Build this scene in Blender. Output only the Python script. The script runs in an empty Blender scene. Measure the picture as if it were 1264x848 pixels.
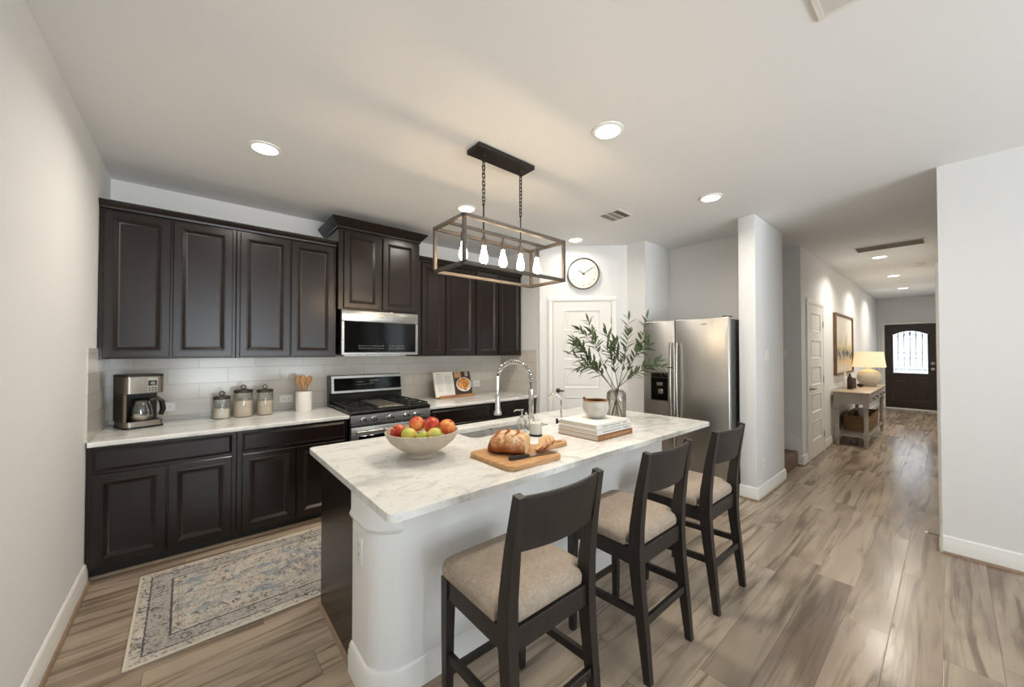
import bpy, bmesh, math, random
from mathutils import Vector, Matrix
random.seed(7)
PI = math.pi
C = bpy.context.scene.collection
SC = bpy.context.scene

# ------------------------------------------------------------------ camera, world, lights, exposure
cam_d = bpy.data.cameras.new('camera')
cam_d.sensor_fit = 'HORIZONTAL'; cam_d.sensor_width = 36.0
cam_d.lens = 460.4 / 1264 * 36.0
cam_d.shift_y = 3.0 / 1264
cam_d.clip_start = 0.05
cam = bpy.data.objects.new('camera', cam_d); C.objects.link(cam)
cam.location = (0, 0, 1.48)
cam.rotation_euler = (math.radians(90.84), 0, math.radians(49.58 - 90))
SC.camera = cam

SC.view_settings.view_transform = 'Standard'
SC.view_settings.look = 'None'
SC.view_settings.gamma = 1.0
SC.view_settings.use_curve_mapping = False
SC.view_settings.exposure = 0.0

world = bpy.data.worlds.new('world'); SC.world = world; world.use_nodes = True
wb = world.node_tree.nodes['Background']
wb.inputs[0].default_value = (0.80, 0.90, 1.0, 1); wb.inputs[1].default_value = 0.6

def area_light(name, loc, rot, sx, sy, power, col, spread=180, shape='RECTANGLE'):
    d = bpy.data.lights.new(name, 'AREA'); d.shape = shape; d.size = sx
    if shape in ('RECTANGLE', 'ELLIPSE'): d.size_y = sy
    d.energy = power; d.color = col; d.spread = math.radians(spread)
    o = bpy.data.objects.new(name, d); C.objects.link(o); o.location = loc; o.rotation_euler = rot
    return o
# daylight entering by the living-room windows behind the camera (outside the panes, shining in)
XRW_ = 4.22
DAY = (0.86, 0.935, 1.0)
for wx, ww in ((0.55, 95), (2.55, 32)):
    area_light('window_daylight', (wx, -5.25, 1.75), (math.radians(90), 0, 0), 1.7, 2.0, ww, DAY)
area_light('window_daylight', (-0.81, -2.6, 1.45), (math.radians(90), 0, math.radians(-90)), 1.9, 2.1, 18, DAY)
area_light('window_daylight', (XRW_ + 0.32, -2.8, 1.45), (math.radians(90), 0, math.radians(90)), 1.9, 2.1, 75, DAY)  # added lamp at an invented right-hand window, brightens the left wall
# added fill lamp outside the rear windows, aimed up to brighten the ceiling
area_light('ceiling_fill', (1.2, -6.7, 0.02), (math.radians(150), 0, 0), 5.0, 2.4, 1350, (0.94, 0.97, 1.0))
KITCHEN_W, HALL_W = 13.5, 17
WARM = (1.0, 0.925, 0.82)
SC.cycles.transparent_max_bounces = 32

# ------------------------------------------------------------------ node materials
def lin(c):
    return tuple((v / 255 / 12.92 if v / 255 <= 0.04045 else ((v / 255 + 0.055) / 1.055) ** 2.4) for v in c)
MATS = {}
class NT:
    def __init__(s, name):
        s.m = bpy.data.materials.new(name); s.m.use_nodes = True
        s.t = s.m.node_tree; s.n = s.t.nodes; s.b = s.n['Principled BSDF']; s.out = s.n['Material Output']
    def a(s, typ, props=None, **ins):
        nd = s.n.new('ShaderNode' + typ)
        for k, v in (props or {}).items(): setattr(nd, k, v)
        for k, v in ins.items():
            k2 = int(k[1:]) if k[0] == 'i' and k[1:].isdigit() else k
            s.set(nd.inputs[k2], v)
        return nd
    def set(s, inp, v):
        if isinstance(v, bpy.types.NodeSocket): s.t.links.new(v, inp)
        elif isinstance(v, (tuple, list)) and len(v) == 3 and inp.type == 'RGBA': inp.default_value = (*v, 1)
        else: inp.default_value = v
    def math(s, op, a, b=0.0, c=None):
        nd = s.a('Math', {'operation': op}, i0=a, i1=b)
        if c is not None: s.set(nd.inputs[2], c)
        return nd.outputs[0]
    def ramp(s, fac, stops, interp='LINEAR'):
        nd = s.a('ValToRGB'); nd.color_ramp.interpolation = interp; cr = nd.color_ramp
        s.set(nd.inputs[0], fac)
        while len(cr.elements) < len(stops): cr.elements.new(0.5)
        for e, (p, c) in zip(cr.elements, stops):
            e.position = p; e.color = (*c, 1) if len(c) == 3 else c
        return nd.outputs[0]
    def mix(s, fac, a, b, blend='MIX'):
        nd = s.a('Mix', {'data_type': 'RGBA', 'blend_type': blend})
        s.set(nd.inputs[0], fac); s.set(nd.inputs[6], a); s.set(nd.inputs[7], b)
        return nd.outputs[2]
    def obj(s): return s.a('TexCoord').outputs['Object']
    def map(s, v, scale=(1, 1, 1), loc=(0, 0, 0), rot=(0, 0, 0)):
        return s.a('Mapping', Vector=v, Scale=scale, Location=loc, Rotation=rot).outputs[0]
    def noise(s, v, scale, detail=4, rough=0.55, dist=0.0):
        return s.a('TexNoise', Vector=v, Scale=scale, Detail=detail, Roughness=rough, Distortion=dist).outputs['Fac']
    def bump(s, h, strength=0.2, dist=0.002):
        s.set(s.b.inputs['Normal'], s.a('Bump', Height=h, Strength=strength, Distance=dist).outputs[0])
    def p(s, **k):
        for kk, v in k.items(): s.set(s.b.inputs[kk.replace('_', ' ')], v)
        return s

def simple(name, rgb, rough=0.5, metal=0.0, var=0.0, vscale=8, bump=0.0, bscale=60, coat=0.0, stretch=(1, 1, 1), spec=0.5):
    k = NT(name); c = lin(rgb)
    if var:
        f = k.noise(k.map(k.obj(), stretch), vscale)
        lo = tuple(max(0, v * (1 - var)) for v in c); hi = tuple(min(1, v * (1 + var)) for v in c)
        k.p(Base_Color=k.ramp(f, [(0.3, lo), (0.7, hi)]))
    else: k.p(Base_Color=c)
    k.p(Roughness=rough, Metallic=metal, Specular_IOR_Level=spec)
    if coat: k.p(Coat_Weight=coat, Coat_Roughness=0.12)
    if bump: k.bump(k.noise(k.map(k.obj(), stretch), bscale, 3), bump)
    MATS[name] = k.m
    return k.m

def emis(name, rgb, strength, scene=True):
    k = NT(name); k.p(Base_Color=lin(rgb), Emission_Color=lin(rgb), Emission_Strength=strength, Roughness=0.3)
    return k.m

def thin_glass(name, tint=(250, 252, 250), gloss=0.10, ior=1.45):
    k = NT(name); k.n.remove(k.b)
    tr = k.a('BsdfTransparent', Color=lin(tint)); gl = k.a('BsdfGlossy', Color=(1, 1, 1), Roughness=0.03)
    lw = k.a('LayerWeight', Blend=0.35)
    fac = k.math('ADD', k.math('MULTIPLY', lw.outputs['Fresnel'], 0.8), gloss * 0.4)
    mx = k.a('MixShader', i0=fac, i1=tr.outputs[0], i2=gl.outputs[0])
    k.t.links.new(mx.outputs[0], k.out.inputs[0])
    return k.m

def floor_mat():
    k = NT('vinyl_plank'); W, L = 0.184, 1.5
    sep = k.a('SeparateXYZ', Vector=k.obj()); x, y = sep.outputs[0], sep.outputs[1]
    yr = k.math('DIVIDE', k.math('SUBTRACT', y, 0.038), W); row = k.math('FLOOR', yr); yf = k.math('SUBTRACT', yr, row)
    rn = k.a('TexWhiteNoise', {'noise_dimensions': '1D'}, W=row).outputs['Value']
    xr = k.math('ADD', k.math('DIVIDE', x, L), rn); col = k.math('FLOOR', xr); xf = k.math('SUBTRACT', xr, col)
    idv = k.a('CombineXYZ', X=row, Y=col).outputs[0]
    wn = k.a('TexWhiteNoise', {'noise_dimensions': '2D'}, Vector=idv)
    pid = wn.outputs['Value']; pc = wn.outputs['Color']
    offs = k.a('VectorMath', {'operation': 'MULTIPLY'}, i0=pc, i1=(7.0, 3.0, 5.0)).outputs[0]
    base = k.a('VectorMath', {'operation': 'ADD'}, i0=k.obj(), i1=offs).outputs[0]
    big = k.noise(k.map(base, (0.8, 3.2, 1)), 1.3, 2, 0.45, 0.9)
    streak = k.noise(k.map(base, (0.55, 7.0, 1)), 1.6, 5, 0.55, 1.2)
    fine = k.noise(k.map(base, (2.0, 70, 1)), 2.5, 3, 0.6)
    tone = k.ramp(pid, [(0.0, lin((122, 106, 92))), (0.25, lin((168, 151, 133))), (0.5, lin((144, 128, 112))), (0.75, lin((186, 169, 150))), (1.0, lin((130, 115, 101)))])
    c = k.mix(k.ramp(big, [(0.38, (0, 0, 0)), (0.62, (0.6, 0.6, 0.6))]), tone, lin((202, 184, 160)))
    c = k.mix(k.ramp(streak, [(0.36, (0.72, 0.72, 0.72)), (0.52, (0, 0, 0))]), c, lin((100, 84, 71)))
    c = k.mix(k.math('MULTIPLY', fine, 0.22), c, lin((104, 88, 74)))
    vor = k.a('TexVoronoi', Vector=k.map(base, (1.1, 3.6, 1)), Scale=1.7)
    knot = k.ramp(vor.outputs['Distance'], [(0.02, (1, 1, 1)), (0.085, (0, 0, 0))])
    c = k.mix(k.math('MULTIPLY', knot, 0.75), c, lin((88, 72, 60)))
    ey = k.math('MULTIPLY', k.math('MINIMUM', yf, k.math('SUBTRACT', 1.0, yf)), W)
    ex = k.math('MULTIPLY', k.math('MINIMUM', xf, k.math('SUBTRACT', 1.0, xf)), L)
    e = k.math('MINIMUM', ex, ey)
    seam = k.ramp(k.math('MULTIPLY', e, 100), [(0.09, (1, 1, 1)), (0.24, (0, 0, 0))])
    c = k.mix(k.math('MULTIPLY', seam, 0.45), c, lin((70, 58, 48)))
    k.p(Base_Color=c, Roughness=k.math('ADD', 0.16, k.math('MULTIPLY', fine, 0.07)), Specular_IOR_Level=0.45)
    k.bump(k.math('SUBTRACT', fine, k.math('MULTIPLY', seam, 1.2)), 0.12, 0.002)
    return k.m

def granite_mat(name, warm=0.0):
    k = NT(name); o = k.obj()
    n1 = k.noise(k.map(o, (1.0, 1.8, 1), rot=(0, 0, 0.5)), 3.2, 8, 0.62, 1.4)
    n2 = k.noise(o, 26, 6, 0.65)
    n3 = k.noise(k.map(o, (1, 2.2, 1), rot=(0, 0, 0.35)), 7.5, 7, 0.7, 2.0)
    c = k.ramp(n1, [(0.30, lin((196, 197, 194))), (0.46, lin((230, 230, 226))), (0.7, lin((243, 242, 238)))])
    c = k.mix(k.ramp(n3, [(0.60, (0, 0, 0)), (0.70, (0.55, 0.55, 0.55))]), c, lin((148, 148, 146)))
    c = k.mix(k.ramp(n2, [(0.56, (0, 0, 0)), (0.72, (0.5, 0.5, 0.5))]), c, lin((172, 170, 164)))
    v = k.a('TexVoronoi', Vector=k.map(o, (1, 1.6, 1), rot=(0, 0, 0.4)), Scale=16)
    msk = k.math('GREATER_THAN', k.noise(o, 2.6, 3), 0.60)
    sp = k.math('MULTIPLY', k.ramp(v.outputs['Distance'], [(0.05, (1, 1, 1)), (0.13, (0, 0, 0))]), msk)
    c = k.mix(k.math('MULTIPLY', sp, 0.7), c, lin((66, 60, 60)))
    k.p(Base_Color=c, Roughness=0.12, Specular_IOR_Level=0.5)
    return k.m

def tile_mat(name, axes):
    k = NT(name); sep = k.a('SeparateXYZ', Vector=k.obj())
    v = k.a('CombineXYZ', X=sep.outputs[axes[0]], Y=sep.outputs[2]).outputs[0]
    br = k.a('TexBrick', {'offset': 0.5}, Vector=k.map(v, loc=(0.17, -0.9 + 0.135 - 0.028, 0)), Scale=1.0)
    for n_, val in (('Color1', (*lin((214, 209, 199)), 1)), ('Color2', (*lin((205, 199, 189)), 1)), ('Mortar', (*lin((188, 181, 170)), 1)), ('Mortar Size', 0.0028),
                    ('Mortar Smooth', 0.15), ('Bias', 0.0), ('Brick Width', 0.41), ('Row Height', 0.135)):
        br.inputs[n_].default_value = val
    k.p(Base_Color=br.outputs['Color'], Roughness=0.16, Specular_IOR_Level=0.5)
    wav = k.noise(k.obj(), 9, 2)
    k.bump(k.math('SUBTRACT', k.math('MULTIPLY', wav, 0.25), br.outputs['Fac']), 0.35, 0.002)
    return k.m

def rug_mat():
    k = NT('rug_pattern'); o = k.obj(); sep = k.a('SeparateXYZ', Vector=o)
    ax = k.math('ABSOLUTE', sep.outputs[0]); ay = k.math('ABSOLUTE', sep.outputs[1])
    dx = k.math('SUBTRACT', 1.10, ax); dy = k.math('SUBTRACT', 0.475, ay)
    d = k.math('MINIMUM', dx, k.math('MULTIPLY', dy, 1.0))
    dn = k.math('ADD', d, k.math('MULTIPLY', k.math('SUBTRACT', k.noise(o, 60, 2), 0.5), 0.012))
    wear = k.noise(o, 5.5, 6, 0.7)
    thread = k.noise(k.map(o, (220, 60, 1)), 1.0, 2)
    wv = k.a('VectorMath', {'operation': 'ADD'}, i0=o, i1=k.a('VectorMath', {'operation': 'SCALE'}, i0=k.a('TexNoise', Vector=o, Scale=22.0, Detail=2.0).outputs['Color'], Scale=0.05).outputs[0]).outputs[0]
    v = k.a('TexVoronoi', {'feature': 'F1'}, Vector=wv, Scale=17.0)
    ringd = k.math('ABSOLUTE', k.math('SUBTRACT', v.outputs['Distance'], 0.36))
    floral = k.math('MULTIPLY', k.ramp(ringd, [(0.05, (1, 1, 1)), (0.11, (0, 0, 0))]), k.math('GREATER_THAN', k.noise(o, 48, 2), 0.47))
    v2 = k.a('TexVoronoi', Vector=wv, Scale=58.0)
    dots = k.ramp(v2.outputs['Distance'], [(0.26, (1, 1, 1)), (0.44, (0, 0, 0))])
    sepc = k.a('SeparateColor', Color=v2.outputs['Color'])
    ink = k.ramp(sepc.outputs[0], [(0.0, lin((58, 64, 80))), (0.35, lin((112, 126, 142))), (0.62, lin((160, 132, 102))), (0.8, lin((66, 64, 68)))], 'CONSTANT')
    cream = k.ramp(wear, [(0.3, lin((182, 173, 160))), (0.7, lin((214, 206, 194)))])
    c = k.mix(k.math('MULTIPLY', dots, k.ramp(wear, [(0.35, (0.95, 0.95, 0.95)), (0.66, (0.22, 0.22, 0.22))])), cream, ink)
    c = k.mix(k.math('MULTIPLY', floral, k.ramp(k.noise(o, 7, 4), [(0.38, (0.1, 0.1, 0.1)), (0.58, (0.85, 0.85, 0.85))])), c, lin((56, 58, 68)))
    blue = k.math('MULTIPLY', k.ramp(k.noise(k.map(o, (1.6, 5, 1)), 3.2, 5, 0.65), [(0.5, (0, 0, 0)), (0.62, (0.8, 0.8, 0.8))]), k.math('GREATER_THAN', d, 0.17))
    c = k.mix(blue, c, lin((128, 144, 158)))
    field_blue = k.ramp(k.math('ADD', k.math('POWER', k.math('DIVIDE', sep.outputs[0], 0.55), 2.0), k.math('POWER', k.math('DIVIDE', sep.outputs[1], 0.24), 2.0)), [(0.55, (0.55, 0.55, 0.55)), (1.0, (0, 0, 0))])
    c = k.mix(k.math('MULTIPLY', field_blue, k.ramp(k.noise(k.map(o, (9, 3, 1)), 3, 4), [(0.45, (0, 0, 0)), (0.6, (1, 1, 1))])), c, lin((96, 110, 128)))
    for p_, w_, s_, col in ((0.055, 0.004, 0.85, (52, 56, 68)), (0.155, 0.005, 0.9, (52, 56, 68)), (0.185, 0.003, 0.5, (140, 118, 94)), (0.20, 0.002, 0.5, (140, 118, 94))):
        l_ = k.math('LESS_THAN', k.math('ABSOLUTE', k.math('SUBTRACT', dn, p_)), w_)
        c = k.mix(k.math('MULTIPLY', l_, s_), c, lin(col))
    band = k.math('MULTIPLY', k.math('GREATER_THAN', d, 0.055), k.math('LESS_THAN', d, 0.155))
    c = k.mix(k.math('MULTIPLY', band, k.math('MULTIPLY', k.noise(o, 22, 3), 0.55)), c, lin((84, 92, 108)))
    c = k.mix(k.math('LESS_THAN', d, 0.007), c, lin((214, 206, 190)))
    c = k.mix(k.math('MULTIPLY', thread, 0.18), c, lin((150, 142, 130)))
    k.p(Base_Color=c, Roughness=0.95, Specular_IOR_Level=0.1)
    k.bump(k.noise(o, 420, 2), 0.4, 0.003)
    return k.m

def steel_mat(name, rgb=(176, 174, 170), rough=0.26, axis=(1, 1, 60)):
    k = NT(name); f = k.noise(k.map(k.obj(), axis), 6, 3)
    c = lin(rgb)
    k.p(Base_Color=k.ramp(f, [(0.3, tuple(v * 0.97 for v in c)), (0.7, tuple(min(1, v * 1.02) for v in c))]), Metallic=1.0,
        Roughness=k.math('ADD', rough, k.math('MULTIPLY', f, 0.03)))
    return k.m

def wood_mat(name, a, b, axis=(3, 30, 30), rough=0.45, scale=2.0):
    k = NT(name); f = k.noise(k.map(k.obj(), axis), scale, 5, 0.6, 0.6)
    k.p(Base_Color=k.ramp(f, [(0.3, lin(a)), (0.7, lin(b))]), Roughness=rough)
    k.bump(f, 0.08, 0.001)
    return k.m

def fabric_mat(name, rgb):
    k = NT(name); o = k.obj(); c = lin(rgb)
    wv = k.math('MULTIPLY', k.noise(k.map(o, (320, 40, 40)), 1.0, 2), k.noise(k.map(o, (40, 320, 40)), 1.0, 2))
    blot = k.noise(o, 9, 3)
    f = k.math('ADD', k.math('MULTIPLY', wv, 1.4), k.math('MULTIPLY', blot, 0.35))
    k.p(Base_Color=k.ramp(f, [(0.3, tuple(v * 0.76 for v in c)), (0.75, tuple(min(1, v * 1.15) for v in c))]), Roughness=0.92, Specular_IOR_Level=0.15)
    k.bump(wv, 0.35, 0.002)
    return k.m

def bread_mat():
    k = NT('bread_crust'); o = k.obj(); sep = k.a('SeparateXYZ', Vector=o)
    n = k.noise(o, 9, 6, 0.6); fl = k.noise(o, 30, 5, 0.7)
    h = k.math('ADD', k.math('MULTIPLY', sep.outputs[2], 7.0), k.math('MULTIPLY', k.math('SUBTRACT', n, 0.5), 0.9))
    c = k.ramp(h, [(0.05, lin((122, 66, 30))), (0.35, lin((168, 100, 50))), (0.75, lin((196, 146, 94)))])
    flour = k.math('MULTIPLY', k.ramp(fl, [(0.42, (0, 0, 0)), (0.60, (1, 1, 1))]), k.ramp(h, [(0.25, (0, 0, 0)), (0.6, (0.9, 0.9, 0.9))]))
    c = k.mix(flour, c, lin((226, 208, 182)))
    k.p(Base_Color=c, Roughness=0.85, Specular_IOR_Level=0.2); k.bump(n, 0.5, 0.006)
    return k.m

def crumb_mat():
    k = NT('bread_crumb'); o = k.obj()
    v = k.a('TexVoronoi', Vector=o, Scale=95.0)
    c = k.ramp(v.outputs['Distance'], [(0.15, lin((168, 126, 78))), (0.45, lin((222, 190, 142)))])
    k.p(Base_Color=c, Roughness=0.9); k.bump(v.outputs['Distance'], 0.4, 0.003)
    return k.m

def apple_mat(name, a, b, c2):
    k = NT(name); o = k.obj()
    rnd = k.a('ObjectInfo').outputs['Random']
    vv = k.a('VectorMath', {'operation': 'ADD'}, i0=o, i1=k.a('CombineXYZ', X=k.math('MULTIPLY', rnd, 9.0), Y=k.math('MULTIPLY', rnd, 5.0)).outputs[0]).outputs[0]
    big = k.noise(vv, 14, 2); st = k.noise(k.map(vv, (120, 120, 14)), 1.0, 3)
    f = k.math('ADD', k.math('MULTIPLY', big, 0.75), k.math('MULTIPLY', st, 0.25))
    k.p(Base_Color=k.ramp(f, [(0.38, lin(a)), (0.5, lin(b)), (0.64, lin(c2))]), Roughness=0.35, Specular_IOR_Level=0.4)
    return k.m

def art_mat():
    k = NT('abstract_landscape'); o = k.obj(); sep = k.a('SeparateXYZ', Vector=o)
    z = sep.outputs[2]; nz = k.noise(k.map(o, (2.4, 1, 1.6)), 2.2, 6, 0.65, 0.7)
    zz = k.math('ADD', z, k.math('MULTIPLY', k.math('SUBTRACT', nz, 0.5), 0.22))
    c = k.ramp(k.math('ADD', zz, 0.5), [(0.08, lin((226, 216, 200))), (0.2, lin((214, 186, 140))), (0.32, lin((178, 178, 172))), (0.42, lin((206, 190, 150))), (0.6, lin((216, 212, 202))), (0.9, lin((222, 216, 206)))])
    blot = k.noise(k.map(o, (3.0, 1, 2.6)), 2.0, 5, 0.7, 0.4)
    bandm = k.ramp(k.math('ABSOLUTE', k.math('ADD', z, 0.17)), [(0.03, (1, 1, 1)), (0.13, (0, 0, 0))])
    c = k.mix(k.math('MULTIPLY', bandm, k.ramp(blot, [(0.42, (0, 0, 0)), (0.55, (1, 1, 1))])), c, lin((34, 36, 40)))
    och = k.ramp(k.math('ABSOLUTE', k.math('SUBTRACT', z, 0.02)), [(0.05, (1, 1, 1)), (0.2, (0, 0, 0))])
    c = k.mix(k.math('MULTIPLY', och, k.ramp(k.noise(k.map(o, (3.6, 1, 0.9)), 2.6, 5), [(0.5, (0, 0, 0)), (0.64, (0.7, 0.7, 0.7))])), c, lin((150, 128, 84)))
    k.p(Base_Color=c, Roughness=0.8)
    return k.m

def food_mat():
    k = NT('printed_dish'); o = k.obj()
    v = k.a('TexVoronoi', Vector=o, Scale=60.0); sc_ = k.a('SeparateColor', Color=v.outputs['Color'])
    k.p(Base_Color=k.ramp(sc_.outputs[0], [(0.0, lin((150, 60, 24))), (0.4, lin((214, 120, 52))), (0.8, lin((238, 186, 110)))]), Roughness=0.4)
    return k.m

def basket_mat():
    k = NT('wicker'); o = k.obj()
    w1 = k.a('TexWave', {'bands_direction': 'Z'}, Vector=o, Scale=22.0, Distortion=1.5).outputs['Fac']
    w2 = k.a('TexWave', {'bands_direction': 'DIAGONAL'}, Vector=o, Scale=26.0, Distortion=0.5).outputs['Fac']
    f = k.math('MULTIPLY', k.math('ADD', w1, w2), 0.5)
    k.p(Base_Color=k.ramp(f, [(0.2, lin((84, 62, 38))), (0.8, lin((164, 132, 88)))]), Roughness=0.8); k.bump(f, 0.7, 0.006)
    return k.m

M = {}
M['wall'] = simple('wall_paint', (230, 230, 229), 0.75, bump=0.05, bscale=160)
M['ceil'] = simple('ceiling_paint', (232, 232, 231), 0.9, bump=0.06, bscale=220)
M['trim'] = simple('trim_paint', (240, 239, 235), 0.35)
M['door'] = simple('door_paint', (236, 234, 229), 0.4)
M['shoe'] = simple('shoe_moulding_wood', (150, 128, 106), 0.5, var=0.12, vscale=20)
M['floor'] = floor_mat()
M['granite'] = granite_mat('granite')
M['tile_x'] = tile_mat('wall_tile', (0, 2)); M['tile_y'] = tile_mat('wall_tile_side', (1, 2))
M['espresso'] = simple('espresso_cabinet', (28, 19, 15), 0.26, var=0.04, vscale=3, stretch=(18, 18, 1.2), coat=0.0, spec=0.42)
M['toe'] = simple('toe_kick_black', (24, 20, 18), 0.6)
M['steel'] = steel_mat('stainless'); M['steel_v'] = steel_mat('stainless_fridge', (205, 204, 200), 0.32, (1, 1, 90))
M['sinksteel'] = simple('sink_steel', (206, 205, 201), 0.38, 0.7)
M['chrome'] = simple('chrome', (222, 221, 219), 0.08, 1.0)
M['nickel'] = simple('brushed_nickel', (176, 170, 160), 0.3, 1.0)
M['black'] = simple('black_enamel', (20, 19, 18), 0.25)
M['iron'] = simple('cast_iron', (28, 27, 26), 0.6, bump=0.15, bscale=200)
M['griddle'] = simple('griddle_steel', (128, 122, 112), 0.4, 0.7)
M['blackglass'] = simple('black_glass', (9, 9, 9), 0.08, spec=0.25)
M['plastic'] = simple('black_plastic', (22, 21, 20), 0.4)
M['mark'] = simple('pale_marks', (150, 148, 142), 0.5)
M['white'] = simple('white_plastic', (244, 243, 239), 0.35)
M['ceramic'] = simple('white_ceramic', (240, 237, 230), 0.3)
M['slot'] = simple('socket_slot', (70, 68, 64), 0.5)
M['bronze'] = simple('dark_bronze', (70, 64, 58), 0.5, 0.3, var=0.15, vscale=30)
M['canopy'] = simple('black_bronze', (44, 38, 34), 0.5, 0.3)
M['stone'] = simple('stoneware', (184, 171, 153), 0.6, var=0.12, vscale=14, bump=0.15, bscale=40)
M['marble'] = simple('grey_marble', (188, 184, 175), 0.35, var=0.16, vscale=16)
M['rawwood'] = wood_mat('raw_wood', (150, 104, 66), (188, 142, 98))
M['board'] = wood_mat('cutting_board_wood', (172, 124, 78), (210, 166, 116), (3, 26, 26))
M['spoon'] = wood_mat('spoon_wood', (182, 128, 80), (220, 172, 118), (26, 26, 3))
M['darkwood'] = wood_mat('dark_stool_wood', (27, 22, 19), (46, 39, 35), (26, 26, 2.5), 0.42)
M['fabric'] = fabric_mat('taupe_linen', (170, 156, 141))
M['rug'] = rug_mat(); M['rugedge'] = simple('rug_binding', (206, 198, 182), 0.95)
M['crust'] = bread_mat(); M['crumb'] = crumb_mat()
M['score'] = simple('bread_score', (150, 84, 40), 0.9, var=0.2, vscale=40)
M['apple_red'] = apple_mat('apple_red', (150, 30, 24), (190, 62, 40), (214, 132, 72))
M['apple_blush'] = apple_mat('apple_blush', (196, 66, 36), (222, 118, 64), (232, 186, 96))
M['apple_green'] = apple_mat('apple_green', (150, 164, 62), (190, 188, 84), (222, 196, 104))
M['stem'] = simple('stem_brown', (84, 62, 40), 0.8)
M['glass'] = thin_glass('clear_glass')
M['smoke'] = thin_glass('smoky_glass', (222, 219, 212), 0.14)
M['window'] = thin_glass('window_glass', (252, 253, 253), 0.05)
M['flour'] = simple('flour', (226, 212, 194), 0.95, bump=0.2, bscale=120)
M['sugar'] = simple('pale_flour', (236, 228, 216), 0.95, bump=0.2, bscale=120)
M['pewter'] = simple('dark_pewter', (92, 88, 82), 0.35, 0.8)
M['leaf'] = simple('olive_leaf', (82, 98, 66), 0.5, var=0.35, vscale=18)
M['twig'] = simple('olive_twig', (104, 92, 66), 0.8)
M['paper'] = simple('page_paper', (238, 234, 226), 0.8)
M['pages'] = simple('page_edges', (206, 200, 190), 0.9, var=0.12, vscale=4, stretch=(1, 1, 160))
M['cover'] = simple('white_book_cover', (240, 238, 233), 0.5)
M['cover_brown'] = simple('brown_book_cover', (158, 106, 64), 0.6, var=0.15, vscale=30)
M['ink'] = simple('grey_ink', (92, 97, 100), 0.8); M['inkpale'] = simple('pale_ink', (206, 180, 146), 0.8)
M['photo_dark'] = simple('photo_dark', (66, 50, 40), 0.4, var=0.3, vscale=30)
M['photo_tan'] = simple('photo_tan', (196, 150, 108), 0.4, var=0.25, vscale=40)
M['food'] = food_mat()
M['wax'] = simple('candle_wax', (246, 244, 238), 0.5)
M['clockface'] = simple('clock_face', (226, 221, 212), 0.6)
M['clockrim'] = simple('clock_rim', (58, 54, 49), 0.4)
M['carpet'] = simple('stair_carpet', (122, 102, 86), 0.95, var=0.2, vscale=60, bump=0.6, bscale=300)
M['console'] = simple('grey_painted_wood', (168, 160, 151), 0.55, var=0.06, vscale=10)
M['consoletop'] = wood_mat('console_top_wood', (160, 142, 120), (184, 166, 143), (2, 20, 20))
M['wicker'] = basket_mat()
M['frontdoor'] = wood_mat('dark_front_door', (34, 23, 19), (50, 35, 28), (26, 26, 2), 0.35)
M['wrought'] = simple('wrought_iron', (40, 42, 44), 0.5, 0.3)
M['frame_wood'] = wood_mat('walnut_frame', (92, 68, 48), (124, 94, 66), (20, 20, 3))
M['art'] = art_mat(); M['mat_board'] = simple('mat_board', (226, 220, 208), 0.9)
M['vent'] = simple('vent_white', (226, 222, 214), 0.5); M['ventdark'] = simple('vent_dark', (96, 90, 82), 0.8); M['ventgrey'] = simple('vent_grey', (150, 144, 134), 0.8)
M['lens'] = emis('light_lens', (255, 244, 228), 9)
M['bulb'] = emis('filament_bulb', (255, 222, 178), 62)
M['door_glass'] = emis('daylit_glass', (218, 234, 248), 2.0)
def shade_mat():
    k = NT('lamp_shade_linen')
    k.p(Base_Color=lin((238, 226, 200)), Roughness=0.9, Emission_Color=lin((255, 232, 186)), Emission_Strength=0.55)
    return k.m
M['shade'] = shade_mat()
M['lamp_base'] = simple('lamp_ceramic', (222, 212, 196), 0.5, var=0.08, vscale=12)

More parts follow.
